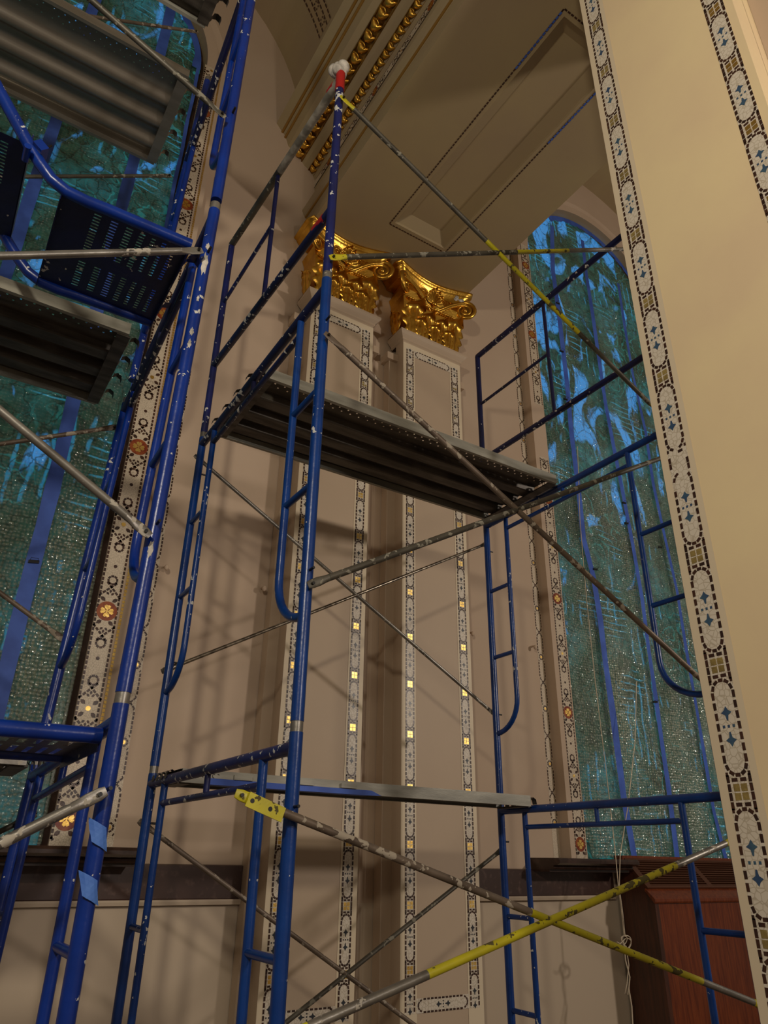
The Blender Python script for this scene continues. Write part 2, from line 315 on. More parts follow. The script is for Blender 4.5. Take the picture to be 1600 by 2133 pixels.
def pilaster_border(mb, F, w, L_, v0=0., gold='goldt', skip=None, seed=1, star='blue_t', th=.13):
    rnd = random.Random(seed); P = 4.6*w; y = v0
    mb.face([F(-w/2, 0, .001), F(w/2, 0, .001), F(w/2, L_, .001), F(-w/2, L_, .001)], 'tile')
    dw, dl = th*w, (.14+th)*w; xe = w/2-dw/2
    def D(x, yy, ww, ll, a=0, m='dark'):
        if yy-ll/2 > 0 and yy+ll/2 < L_ and not (skip and skip[0] < yy < skip[1] and rnd.random() < .6): dash(mb, F, x, yy, ww, ll, a, m)
    while y < L_+P:
        c = y                                   # centre of the long capsule, half length 1.72w
        for k in range(-3, 4):
            for sx in (-1, 1): D(sx*xe, c+k*.385*w, dw, dl)
        for e in (-1, 1):
            for a in (20, 55, 90, 125, 160):
                t = math.radians(a); D(.40*w*math.cos(t), c+e*(1.30*w+.42*w*math.sin(t)), dw, dl*.75, (t if e > 0 else -t))
            for sx in (-1, 1): D(sx*xe*1.02, c+e*1.68*w, dw*.8, dl*.55, 0)
        for e in (-1, 1):
            if 0 < c-.62*w and c+.62*w < L_: poly(mb, F, 0, c+e*.47*w, [(a, b*e) for a, b in STAR], w, star)
        for x in (-.2, 0, .2): D(x*w, c, .1*w, .1*w, 0, star)
        g = c+P/2                               # square of four gold tiles
        for e in (-1, 1):
            for x in (-.17, .17): D(x*w, g+e*.42*w, .24*w, .13*w)
            for x in (-.15, .15): D(x*w, g+e*.15*w, .25*w, .25*w, 0, gold if not callable(gold) else gold(g))
        for k in (-1.15, -.38, .38, 1.15):
            for sx in (-1, 1): D(sx*xe, g+k*.40*w, dw, dl)
        y += P
def wide_border(mb, F, w, L_, v0=0., gap=None, seed=2):
    Q = 2.25*w; mb.face([F(-w/2, 0, .001), F(w/2, 0, .001), F(w/2, L_, .001), F(-w/2, L_, .001)], 'tileb') if not gap else [mb.face([F(-w/2, a, .001), F(w/2, a, .001), F(w/2, b, .001), F(-w/2, b, .001)], 'tileb') for a, b in ((0, gap[0]), (gap[1], L_))]
    ok = lambda yy: .03 < yy < L_-.03 and not (gap and gap[0]-.02 < yy < gap[1]+.02)
    def D(x, yy, ww, ll, a=0, m='dark'):
        if ok(yy): dash(mb, F, x, yy, ww, ll, a, m)
    dw, dl = .095*w, .17*w; n = int(L_/(.225*w))
    for k in range(n):
        for sx in (-1, 1): D(sx*(w/2-dw/2), (k+.5)*.225*w, dw, dl)
    c = v0; k = 0
    LEAF = [(0, -.13), (.08, -.03), (.07, .06), (0, .13), (-.07, .06), (-.08, -.03)]
    while c < L_+Q*2:
        if k % 2 == 0:                          # medallion or small gold disc, every 4.5w
            big = (k//2) % 2 == 0
            if ok(c):
                if big:
                    mb.face([F(.47*w*math.cos(a*PI/10), c+.47*w*math.sin(a*PI/10), .0022) for a in range(20)], 'red')
                    for a in range(4): poly(mb, F, .19*w*math.cos(a*PI/2), c+.19*w*math.sin(a*PI/2), [(.0, -.13), (.1, -.05), (.13, .05), (.05, .1), (0, .06), (-.05, .1), (-.13, .05), (-.1, -.05)], w*1.15, 'goldt', a*PI/2-PI/2, .003)
                    mb.face([F(.05*w*math.cos(a*PI/4), c+.05*w*math.sin(a*PI/4), .0025) for a in range(8)], 'goldt')
                else: mb.face([F(.11*w*math.cos(a*PI/6), c+.11*w*math.sin(a*PI/6), .0025) for a in range(12)], 'goldt')
            for e in (-1, 1):
                b0 = .56 if big else .27
                for sx in (-1, 1):
                    if ok(c+e*b0*w): poly(mb, F, sx*.27*w, c+e*b0*w, LEAF, w*1.15, 'dark', sx*e*-.9)
                for (x, yy, a) in ((.11, .30, -.8), (-.11, .30, .8), (0, .42, 0)):
                    if ok(c+e*(b0+yy)*w): poly(mb, F, x*w, c+e*(b0+yy)*w, LEAF, w*.7, 'dark', a*e)
                for sx in (-1, 1):              # crossing ribbons
                    for q in range(5):
                        tt = q/4.; x0 = sx*(.43-.60*tt); yy = b0+.20+.60*tt
                        D(x0*w, c+e*yy*w, .105*w, .165*w, sx*e*.78)
                cy = c+e*(b0+.98)*w            # loop
                for q in range(8):
                    a = q*PI/4+.2
                    if abs(q-6) != 0 or True: D(.20*w*math.cos(a), cy+.20*w*math.sin(a), .10*w, .14*w, a)
        else:
            if ok(c): mb.face([F(.085*w*math.cos(a*PI/6), c+.085*w*math.sin(a*PI/6), .0025) for a in range(12)], 'dark')
        c += Q; k += 1
def narrow_border(mb, F, w, L_, v0=0., seed=3):
    mb.face([F(-w/2, 0, .001), F(w/2, 0, .001), F(w/2, L_, .001), F(-w/2, L_, .001)], 'tileb')
    def D(x, yy, ww, ll, a=0, m='dark'):
        if .02 < yy < L_-.02: dash(mb, F, x, yy, ww, ll, a, m)
    P = 3.1*w; y = v0; k = 0
    while y < L_+P:
        for q in (-2, -1, 0, 1, 2):
            for sx in (-1, 1): D(sx*.43*w, y+P/2+q*.36*w, .14*w, .28*w)
        if k % 2 == 0:
            for a in range(8): D(.3*w*math.cos(a*PI/4+.39), y+.3*w*math.sin(a*PI/4+.39), .13*w, .2*w, a*PI/4+.39)
            if .02 < y < L_-.02: mb.face([F(.16*w*math.cos(a*PI/4), y+.16*w*math.sin(a*PI/4), .0025) for a in range(8)], 'goldt')
        else:
            for a in (-.3, -.1, .1, .3):
                D(a*w, y+a*w*1.1, .14*w, .24*w, -.75); D(-a*w, y+a*w*1.1, .14*w, .24*w, .75)
        for sx in (-1, 1):
            for e in (-1, 1): D(sx*.38*w, y+e*.5*w, .1*w, .2*w, sx*e*.5)
        y += P; k += 1

# ================================================================ THE SETTING
YW, YS, YG, YP = 4.40, 4.30, 4.44, 4.20
XC = {1: -.389, 2: 5.709}; RO, RS, ZS = 1.12, 1.295, 6.405      # window centres, opening radius, surround radius, springing
SILL = .045
mb = MB(); mb.face([(-5, -5, -H), (10, -5, -H), (10, 4.4, -H), (-5, 4.4, -H)], 'floor'); structure(mb, 'floor')

def arch_pts(xc, r, n=40, zs=ZS): return [(xc+r*math.cos(PI*k/n), zs+r*math.sin(PI*k/n)) for k in range(n+1)]   # right to left
mb = MB(); ZT = 9.6
cols = [(-3.5, XC[1]-RO-.05), (XC[1]+RO+.05, XC[2]-RO-.05), (XC[2]+RO+.05, 8.6)]
for a, b in cols:
    for z0, z1, m in ((-H, -.235, 'lowwall'), (-.235, ZT, 'wall')): mb.face([(a, YW, z0), (b, YW, z0), (b, YW, z1), (a, YW, z1)], m)
for k in (1, 2):
    xc = XC[k]; r = RO+.05
    mb.face([(xc-r, YW, -H), (xc+r, YW, -H), (xc+r, YW, -.235), (xc-r, YW, -.235)], 'lowwall')
    mb.face([(xc-r, YW, -.235), (xc+r, YW, -.235), (xc+r, YW, SILL), (xc-r, YW, SILL)], 'wall')
    A = arch_pts(xc, r)
    for (x0, z0), (x1, z1) in zip(A, A[1:]): mb.face([(x1, YW, z1), (x0, YW, z0), (x0, YW, ZT), (x1, YW, ZT)], 'wall')
structure(mb, 'wall_back')
# brown marble chair rail
def rail(x0, x1, name):
    mb = MB(); mb.extrude([(0, YW-.03, -.232), (0, YW-.035, -.215), (0, YW-.035, -.205), (0, YW-.022, -.200), (0, YW-.022, -.035), (0, YW-.0, -.03)], (x0, 0, 0), (x1, 0, 0), ['lowwall', 'lowwall', 'marble', 'marble', 'marble'])
    structure(mb, name)
rail(-3.4, 1.86, 'trim_1'); rail(3.46, 4.93, 'trim_2')

# ---- windows
def window(k, right_side_frame):
    xc = XC[k]; w = thing('window_%d' % k, (xc, YG, SILL), None, None, kind='structure')
    mb = MB()                                               # surround: face, outer return, jamb
    for sx in (-1, 1):
        a, b = xc+sx*RO, xc+sx*RS
        mb.face([(a, YS, SILL), (b, YS, SILL), (b, YS, ZS), (a, YS, ZS)], 'wall')
        mb.face([(b, YS, SILL), (b, YW, SILL), (b, YW, ZS), (b, YS, ZS)], 'wall')
        mb.face([(a, YS, SILL), (a, YG+.06, SILL), (a, YG+.06, ZS), (a, YS, ZS)], 'wall')
    Ai, Am, Ao, Aw = arch_pts(xc, RO), arch_pts(xc, RO+.10), arch_pts(xc, RS), None
    for i in range(40):
        f = lambda A, y, j: (A[j][0], y, A[j][1])
        mb.face([f(Ai, YS, i), f(Am, YS, i), f(Am, YS, i+1), f(Ai, YS, i+1)], 'wall')
        mb.face([f(Am, YS, i), f(Am, YS+.02, i), f(Am, YS+.02, i+1), f(Am, YS, i+1)], 'wall')
        mb.face([f(Am, YS+.02, i), f(Ao, YS, i), f(Ao, YS, i+1), f(Am, YS+.02, i+1)], 'wall', True)
        mb.face([f(Ao, YS, i), f(Ao, YW, i), f(Ao, YW, i+1), f(Ao, YS, i+1)], 'wall')
        mb.face([f(Ai, YS, i), f(Ai, YG+.06, i), f(Ai, YG+.06, i+1), f(Ai, YS, i+1)], 'olive', True)  # underside of the arch: its shade is put into a darker olive colour
    mb.build('window_surround', w)
    mb = MB()                                               # dark frame round the glass
    fr = .05
    for sx in (-1, 1):
        x0, x1 = sorted((xc+sx*RO, xc+sx*(RO-fr))); mb.box((x0, YG-.02, SILL), (x1, YG+.03, ZS), 'sill')
    A1, A2 = arch_pts(xc, RO), arch_pts(xc, RO-fr*.6)
    for i in range(40): mb.face([(A1[i][0], YG-.02, A1[i][1]), (A2[i][0], YG-.02, A2[i][1]), (A2[i+1][0], YG-.02, A2[i+1][1]), (A1[i+1][0], YG-.02, A1[i+1][1])], 'sill')
    mb.build('window_frame', w)
    mb = MB(); A = arch_pts(xc, RO-.01)
    mb.face([(xc-RO+.01, YG, SILL), (xc+RO-.01, YG, SILL)] + [(x, YG, z) for x, z in A], 'glassL' if k == 1 else 'glassR')
    mb.build('glass_pane', w, label='leaded stained glass lit by evening daylight')
    return w
W1 = window(1, True); W2 = window(2, False)
# sills: moulded brown marble shelf
def sill(parent, x0, x1, name='window_sill'):
    mb = MB(); prof = [(0, YW, .045), (0, 4.115, .045), (0, 4.10, .03), (0, 4.10, .012), (0, 4.13, .0), (0, 4.17, -.004), (0, 4.165, -.018), (0, 4.175, -.028), (0, 4.21, -.03), (0, 4.21, -.045), (0, YW, -.045)]
    mb.extrude(prof, (x0, 0, 0), (x1, 0, 0), 'sill', caps=True); mb.build(name, parent)
sill(W1, -1.95, 1.14); sill(W2, 4.09, 4.93)

# mosaic borders beside the windows
def lift(F): return F
mb = MB(); wide_border(mb, Fr((.778, YS, SILL), (1, 0, 0), (0, 0, 1), (0, -1, 0)), .125, ZS-SILL, .13); mb.build('mosaic_border', W1)
mb = MB(); n = 280
for i in range(n):
    z = SILL+.01+i*(ZS-SILL)/n
    dash(mb, Fr((.862, YS, 0), (1, 0, 0), (0, 0, 1), (0, -1, 0)), 0, z, .015, .018, 0, 'goldt')
mb.build('gold_mosaic_line', W1, label='thin line of gold mosaic tiles')
mb = MB(); narrow_border(mb, Fr((1.022, YW, SILL), (1, 0, 0), (0, 0, 1), (0, -1, 0)), .072, ZS-SILL, .1); mb.build('narrow_mosaic_border', W1)
g0, g1 = at(1120, 948, Y=YS).z-SILL, at(1110, 838, Y=YS).z-SILL
mb = MB(); wide_border(mb, Fr((4.520, YS, SILL), (1, 0, 0), (0, 0, 1), (0, -1, 0)), .110, ZS-SILL, .10, gap=(g0, g1)); mb.build('mosaic_border', W2)
mb = MB(); narrow_border(mb, Fr((4.365, YW, SILL), (1, 0, 0), (0, 0, 1), (0, -1, 0)), .070, ZS-SILL, .25); mb.build('narrow_mosaic_border', W2)

# ---- beam with cornice, coffered soffit, and the vaults either side
ZB = 5.0; XB0, XB1 = 1.82, 3.50; YE = -1.6
prof = [(1.47, 6.30), (1.52, 6.24), (1.565, 6.20), (1.587, 6.145), (1.61, 6.08), (1.69, 6.04), (1.75, 5.99), (1.79, 5.935), (1.855, 5.905), (1.885, 5.865), (1.91, 5.81), (1.913, 5.70), (1.925, 5.62), (1.90, 5.56), (1.875, 5.50), (1.85, 5.46), (1.81, 5.35), (1.83, 5.30), (1.86, 5.27), (1.86, 5.10), (1.82, 5.07), (XB0, ZB)]
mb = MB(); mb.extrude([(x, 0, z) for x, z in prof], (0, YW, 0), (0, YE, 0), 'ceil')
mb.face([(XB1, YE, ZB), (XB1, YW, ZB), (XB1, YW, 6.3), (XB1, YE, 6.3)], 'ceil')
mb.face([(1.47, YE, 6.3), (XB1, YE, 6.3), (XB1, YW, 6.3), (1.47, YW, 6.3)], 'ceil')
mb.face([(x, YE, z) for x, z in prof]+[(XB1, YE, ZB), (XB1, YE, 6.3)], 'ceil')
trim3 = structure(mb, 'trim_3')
def leafrun(x, z, nx, nz, size, pitch, name):             # run of gilded carved leaves
    mb = MB(); y = YW-.06; out = Vector((nx, 0, nz)).normalized(); along = Vector((0, -1, 0)); up = out.cross(along)
    while y > YE+.1:
        c = Vector((x, y, z))+out*size*.15; rows = []
        for i in range(7):
            a = PI*i/6; rows.append([c+up*(-size*.5*math.cos(a))+along*(size*.38*math.sin(a)*math.cos(b)+size*.2*math.cos(a*2))+out*(size*.36*math.sin(a)*math.sin(b)) for b in [PI*j/6 for j in range(7)]])
        mb.grid(rows, 'gold'); c2 = c+up*size*.05+along*size*.15
        mb.tube([c2+(up*math.cos(t)*size*.30+along*math.sin(t)*size*.22)+out*size*.22 for t in [k*.62 for k in range(9)]], size*.06, 'gold', 6)
        y -= pitch
    mb.extrude([tuple(Vector((x, 0, z))+up*size*a+out*size*b) for a, b in ((-.62, .02), (-.58, .16), (-.5, .16), (-.46, .02), (.46, .02), (.5, .16), (.58, .16), (.62, .02))], (0, YW, 0), (0, YE, 0), 'golddk')
    mb.build(name, trim3)
leafrun(1.72, 6.015, -.65, -.8, .105, .105, 'gold_leaf_moulding')
leafrun(1.868, 5.885, -.65, -.8, .070, .075, 'gold_leaf_moulding')
mb = MB()
for x, z in ((1.542, 6.222), (1.576, 6.172), (1.888, 5.53), (1.857, 5.285)): mb.tube([(x-.004, YW, z), (x-.004, YE, z)], .013, 'goldpaint', 8)
mb.build('gold_painted_bead', trim3)
mb = MB(); Fb = Fr((1.908, YW, 5.755), (0, 0, 1), (0, -1, 0), (-1, 0, 0)); wide_border(mb, Fb, .088, 5.9, .3); mb.build('mosaic_border', trim3)

# soffit with its recessed coffer
cx0, cx1, cy0, cy1 = 2.43, 2.96, 1.765, 3.785; bv = .10; dz = .07
mb = MB()
def ring(mb, o, i, zo, zi, m):
    (a, b, c, d), (e, f, g, h) = o, i
    O = [(a, c, zo), (b, c, zo), (b, d, zo), (a, d, zo)]; I = [(e, g, zi), (f, g, zi), (f, h, zi), (e, h, zi)]
    for k in range(4): mb.face([O[k], O[(k+1) % 4], I[(k+1) % 4], I[k]], m)
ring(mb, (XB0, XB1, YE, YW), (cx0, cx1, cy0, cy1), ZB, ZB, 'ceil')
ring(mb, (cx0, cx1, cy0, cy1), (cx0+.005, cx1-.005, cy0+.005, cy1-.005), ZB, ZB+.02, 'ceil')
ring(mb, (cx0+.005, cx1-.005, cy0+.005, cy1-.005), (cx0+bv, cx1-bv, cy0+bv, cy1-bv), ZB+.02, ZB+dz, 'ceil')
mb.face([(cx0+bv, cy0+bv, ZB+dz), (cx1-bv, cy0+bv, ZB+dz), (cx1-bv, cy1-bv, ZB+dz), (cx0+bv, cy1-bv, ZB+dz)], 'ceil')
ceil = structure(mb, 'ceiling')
mb = MB(); Fc = Fr((0, 0, ZB), (1, 0, 0), (0, 1, 0), (0, 0, -1)); ox0, ox1, oy0, oy1 = 2.395, 2.995, 1.73, 3.82
def dashline(mb, F, a, b, w, l, pitch, m):
    a = Vector(a+(0,)) ; b = Vector(b+(0,)); d = b-a; n = int(d.length/pitch); ang = math.atan2(d.y, d.x)-PI/2
    for k in range(n): p = a+d*((k+.5)/n); dash(mb, F, p.x, p.y, w, l, ang, m, .002)
for a, b in (((ox0, oy0), (ox0, oy1)), ((ox1, oy0), (ox1, oy1)), ((ox0, oy0), (ox1, oy0)), ((ox0, oy1), (ox1, oy1))): dashline(mb, Fc, a, b, .011, .022, .029, 'dark')
mb.build('mosaic_dashes', ceil)
mb = MB()                                                # a length of blue tape along the far line
dashline(mb, Fr((0, 0, ZB-.002), (1, 0, 0), (0, 1, 0), (0, 0, -1)), (ox0, 1.75), (ox0, 2.2), .014, .024, .029, 'tape')
dashline(mb, Fr((0, 0, ZB-.002), (1, 0, 0), (0, 1, 0), (0, 0, -1)), (ox1, 1.95), (ox1, 2.5), .014, .024, .029, 'tape')
mb.build('blue_masking_dashes', ceil)
# barrel vaults springing from the beam
def vault(xc, r, name):
    mb = MB(); n = 32; z0 = 6.3
    P = [(xc+r*math.cos(PI*k/n), z0+r*math.sin(PI*k/n)) for k in range(n+1)]
    for i in range(n): mb.face([(P[i][0], YE, P[i][1]), (P[i+1][0], YE, P[i+1][1]), (P[i+1][0], YW, P[i+1][1]), (P[i][0], YW, P[i][1])], 'ceil', True)
    return structure(mb, name)
VR = 2.10
v1 = vault(XC[1], VR, 'ceiling_left'); v2 = vault(XC[2], VR, 'ceiling_right')
mb = MB()                                                # mosaic end on the left vault
def vp(y, a, h=.004): return (XC[1]+(VR-h)*math.cos(a), y, 6.3+(VR-h)*math.sin(a))
for i in range(22):
    a0 = .32+i*.03
    mb.face([vp(3.62, a0), vp(3.86, a0), vp(3.86, a0+.03), vp(3.62, a0+.03)], 'olive')
    for y in (3.635, 3.845, 3.70, 3.78): 
        mb.face([vp(y-.009, a0+.002, .007), vp(y+.009, a0+.002, .007), vp(y+.009, a0+.024, .007), vp(y-.009, a0+.024, .007)], 'dark')
    if i % 3 == 1:
        for k in range(6):
            b = k*PI/3; cy, ca = 3.74+.03*math.cos(b), a0+.015+.016*math.sin(b)
            mb.face([vp(cy-.008, ca-.004, .007), vp(cy+.008, ca-.004, .007), vp(cy+.008, ca+.004, .007), vp(cy-.008, ca+.004, .007)], 'dark')
mb.build('mosaic_border', v1)

# ================================================================ PILASTERS WITH GILDED CAPITALS
def leaf(mb, base, up, out, side, h, w, curl=.35, m='gold', lobes=4):
    # an acanthus leaf: lobed blade, raised ribs, tip curling outward
    base, up, out, side = Vector(base), Vector(up), Vector(out), Vector(side); rows = []; nv, nu = 18, 12
    for i in range(nv+1):
        v = i/nv; lob = .60+.40*abs(math.sin(v*PI*lobes)); env = (.55+.65*math.sin(min(1, v*1.25)*PI*.62))*(1-max(0, v-.78)*3.2)
        wd = w/2*env*lob; cu = max(0, v-.62)/.38
        z = h*(v if v < .8 else .8+(v-.8)*.55-(cu**2)*.13); o = .012+h*.10*v+h*curl*cu*cu
        row = []
        for j in range(nu+1):
            u = j/nu*2-1; rib = .016*h/.3*(math.cos(u*PI*2.5)*.5+.5)*(1-v*.3)
            row.append(base+up*(z-abs(u)*h*.05)+out*(o-abs(u)**1.6*w*.14+rib)+side*(u*wd))
        rows.append(row)
    mb.grid(rows, m)
def spiral(c, side, up, R, turns=2.2, flip=1, n=44, start=0.):
    pts = []
    for k in range(n+1):
        t = k/n; r = R*(1-t)**.9+.006; a = start+turns*2*PI*t
        pts.append(Vector(c)+Vector(side)*(flip*r*math.sin(a))+Vector(up)*(r*math.cos(a)))
    return pts
def pilaster(x0, x1, label, seed, goldfn):
    xm = (x0+x1)/2; hw = (x1-x0)/2; o = thing('pilaster', (xm, YP, -H), label, 'pilaster')
    zn = 4.19
    mb = MB(); mb.box((x0-.075, YP+.11, -H), (x1+.075, YW-.006, 4.05), 'pil'); mb.box((x0-.11, YP+.08, 3.98), (x1+.11, YW-.006, 4.05), 'pil')
    mb.build('backing_strip', o)
    mb = MB(); mb.box((x0, YP, -H), (x1, YP+.115, zn), 'pil'); mb.build('shaft', o)
    mb = MB(); d = .004; e = .047; X0, X1, Z0, Z1 = x0+.001, x1-.001, -H+.02, 4.15     # slightly raised pale margin band
    mb.face([(X0, YP-.002, Z0), (x0+e+.075, YP-.002, Z0), (x0+e+.075, YP-.002, Z1-.10), (X0, YP-.002, Z1-.10)], 'margin')
    mb.face([(x1-e-.075, YP-.002, Z0), (X1, YP-.002, Z0), (X1, YP-.002, Z1-.10), (x1-e-.075, YP-.002, Z1-.10)], 'margin')
    mb.face([(X0, YP-.002, Z1-.10), (X1, YP-.002, Z1-.10), (X1, YP-.002, Z1), (X0, YP-.002, Z1)], 'margin')
    mb.build('painted_margin', o)
    w = .0745; zb = at(900, 2108, Y=YP).z; zt = 4.10
    for side_, xx in (('l', x0+.046+w/2-.012), ('r', x1-.046-w/2+.012)):
        mb = MB(); pilaster_border(mb, Fr((xx, YP-.0022, zb), (1, 0, 0), (0, 0, 1), (0, -1, 0)), w, zt-zb, .05, goldfn, seed=seed, star='blue_d', th=.15); mb.build('mosaic_border', o)
    xa, xb = x0+.046+w-.004, x1-.046-w+.004
    for zc in (zt-w/2, zb+w/2):
        mb = MB(); wd = xb-xa; F = Fr((xa, YP-.0022, zc), (0, 0, 1), (1, 0, 0), (0, -1, 0))
        mb.face([F(-w/2, 0, .001), F(w/2, 0, .001), F(w/2, wd, .001), F(-w/2, wd, .001)], 'tile'); c = wd/2; K = int((wd-.08)/(.37*w)/2)
        for k in range(-K, K+1):
            for sx in (-1, 1): dash(mb, F, sx*.435*w, c+k*.37*w, .13*w, .27*w, 0, 'dark')
        for ee in (-1, 1):
            for a in (25, 60, 90, 120, 155):
                t = math.radians(a); dash(mb, F, .38*w*math.cos(t), c+ee*(wd/2-.62*w+.42*w*math.sin(t)), .13*w, .2*w, t if ee > 0 else -t, 'dark')
            poly(mb, F, 0, c+ee*.45*w, [(p, q*ee) for p, q in STAR], w, 'blue_d')
        for x in (-.2, 0, .2): dash(mb, F, x*w, c, .1*w, .1*w, 0, 'blue_d')
        mb.build('mosaic_border', o)
    mb = MB()                                           # necking moulding with mitred returns
    pr = [(0, 4.165), (.012, 4.175), (.012, 4.19), (.035, 4.215), (.05, 4.235), (.05, 4.255), (.03, 4.265), (0, 4.27)]
    for (d0, z0), (d1, z1) in zip(pr, pr[1:]):
        a0, a1 = x0-d0, x0-d1; b0, b1 = x1+d0, x1+d1; y0, y1 = YP-d0, YP-d1
        mb.face([(a0, y0, z0), (b0, y0, z0), (b1, y1, z1), (a1, y1, z1)], 'pil')
        mb.face([(a0, YP+.18, z0), (a0, y0, z0), (a1, y1, z1), (a1, YP+.18, z1)], 'pil')
        mb.face([(b0, y0, z0), (b0, YP+.18, z0), (b1, YP+.18, z1), (b1, y1, z1)], 'pil')
    mb.face([(x0-.05, YP-.05, 4.255), (x1+.05, YP-.05, 4.255), (x1+.05, YP+.18, 4.27), (x0-.05, YP+.18, 4.27)], 'pil')
    mb.build('necking', o)
    # --- capital
    cap = MB(); zb_, zt_ = 4.262, 5.0
    B = [(0.0, zb_), (.005, 4.5), (.03, 4.68), (.05, 4.74), (.02, 4.80), (.0, 4.88)]     # bell
    for (d0, z0), (d1, z1) in zip(B, B[1:]):
        a0, a1, b0, b1 = x0+.015-d0, x0+.015-d1, x1-.015+d0, x1-.015+d1; y0, y1 = YP+.005-d0, YP+.005-d1
        cap.face([(a0, y0, z0), (b0, y0, z0), (b1, y1, z1), (a1, y1, z1)], 'gold', True)
        cap.face([(a0, YW-.006, z0), (a0, y0, z0), (a1, y1, z1), (a1, YW-.006, z1)], 'gold', True)
        cap.face([(b0, y0, z0), (b0, YW-.006, z0), (b1, YW-.006, z1), (b1, y1, z1)], 'gold', True)
    cpo = cap.build('capital', o, label='gilded carved capital')
    ab = MB()                                          # concave abacus with stepped moulding
    def plan(out, n=18):
        cxh = hw+.098+out; pts = []
        pts.append((xm-cxh, YW-.006)); pts.append((xm-cxh, YP-.02-out)); pts.append((xm-cxh+.035, YP-.085-out))
        for k in range(1, n): t = k/n; pts.append((xm-cxh+.035+(2*cxh-.07)*t, YP-.085-out+.085*math.sin(PI*t)))
        pts.append((xm+cxh-.035, YP-.085-out)); pts.append((xm+cxh, YP-.02-out)); pts.append((xm+cxh, YW-.006)); return pts
    Ls = [(-.035, 4.865), (-.025, 4.905), (.0, 4.93), (.008, 4.945), (.008, 4.955), (.028, 4.962), (.036, 4.975), (.028, 4.992), (.02, 4.998)]
    ab.grid([[(x, y, z) for x, y in plan(d_)] for d_, z in Ls], 'gold', True)
    ab.face([(x, y, Ls[0][1]) for x, y in plan(Ls[0][0])], 'gold')
    ab.build('abacus', cpo)
    for sx in (-1, 1):                                 # corner volutes with stems
        cc = Vector((xm+sx*(hw+.030), YP-.075, 4.765)); sd = Vector((sx*.83, -.56, 0)); vo = MB()
        vo.tube(spiral(cc, sd, (0, 0, 1), .098, 2.3, 1, start=-.3), [.021-.012*k/44 for k in range(45)], 'gold', 8)
        vo.ball(cc, .022, .022, .022, 'gold')
        back = Vector((sx*.5, -.2, 0)); nrm = Vector((sd.y, -sd.x, 0))
        vo.tube([cc+nrm*.006*s_ for s_ in (-1, 1)], .082, 'golddk', 18)
        P0, P1, P2, P3 = Vector((xm+sx*.03, YP-.02, 4.655)), Vector((xm+sx*.12, YP-.05, 4.70)), Vector((xm+sx*hw*.6, YP-.07, 4.80)), cc+Vector((0, 0, .085))
        for off in (0, -.028):
            q = []
            for k in range(13):
                t = k/12; q.append(P0*(1-t)**3+P1*3*t*(1-t)**2+P2*3*t*t*(1-t)+P3*t**3+Vector((0, 0, off*(1-.4*t))))
            vo.tube(q, [.011+.006*k/12 for k in range(13)], 'gold', 8)
        vo.build('volute', cpo)
        inn = MB(); c2 = Vector((xm+sx*.105, YP-.03, 4.80)) # small inner scroll
        inn.tube(spiral(c2, (-sx, 0, 0), (0, 0, 1), .052, 1.6, 1, 30, -.4), [.009-.004*k/30 for k in range(31)], 'gold', 7)
        inn.tube([Vector((xm+sx*.02, YP-.02, 4.67)), Vector((xm+sx*.07, YP-.035, 4.69)), Vector((xm+sx*.15, YP-.04, 4.745)), Vector((xm+sx*.165, YP-.035, 4.81))], .009, 'gold', 7)
        inn.build('scroll', cpo)
    pm = MB()                                          # palmette in the middle
    for a in (-.95, -.6, -.3, 0, .3, .6, .95):
        up = Vector((math.sin(a), 0, math.cos(a))); sd = Vector((math.cos(a), 0, -math.sin(a)))
        leaf(pm, Vector((xm, YP-.035, 4.70))+up*.01, up, (0, -1, 0), sd, .20-.09*abs(a), .06, .22, 'gold', 1)
    pm.ball((xm, YP-.05, 4.70), .03, .02, .022, 'gold'); pm.build('palmette', cpo)
    bd = MB()
    for k in range(24): bd.ball((x0+.03+(x1-x0-.06)*k/23, YP-.035-.0*k, 4.655-.012*math.sin(PI*k/23)), .013, .016, .012, 'gold', 8, 6)
    bd.build('beading', cpo)
    for dx, h, w_, cu, yy in ((-hw+.10, .38, .23, .34, 0), (hw-.10, .38, .23, .34, 0), (-.075, .31, .16, .30, .004), (.075, .31, .16, .30, .004), (-hw+.16, .20, .13, .34, .02), (hw-.16, .20, .13, .34, .02), (0, .19, .13, .34, .024)):
        l = MB(); leaf(l, (xm+dx, YP-.012-yy, 4.265), (0, 0, 1), (0, -1, 0), (1, 0, 0), h, w_, cu); l.build('acanthus_leaf', cpo)
    for sx, xx in ((-1, x0-.002), (1, x1+.002)):
        l = MB(); leaf(l, (xx, YP+.10, 4.265), (0, 0, 1), (sx, 0, 0), (0, 1, 0), .34, .15, .06); l.build('acanthus_leaf', cpo)
    return o, cpo
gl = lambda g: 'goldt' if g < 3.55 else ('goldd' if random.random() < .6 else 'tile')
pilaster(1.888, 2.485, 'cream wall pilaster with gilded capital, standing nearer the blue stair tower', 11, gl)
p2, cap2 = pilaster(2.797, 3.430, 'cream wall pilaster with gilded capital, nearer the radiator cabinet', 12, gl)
mb = MB(); c = at(958, 624, Y=4.07)
for k in range(7): mb.ball(c+Vector((random.uniform(-.05, .05), random.uniform(-.005, .01), random.uniform(-.018, .018))), .022, .012, .014, 'plaster', 8, 6)
mb.build('plaster_patch', cap2, label='white plaster patch')

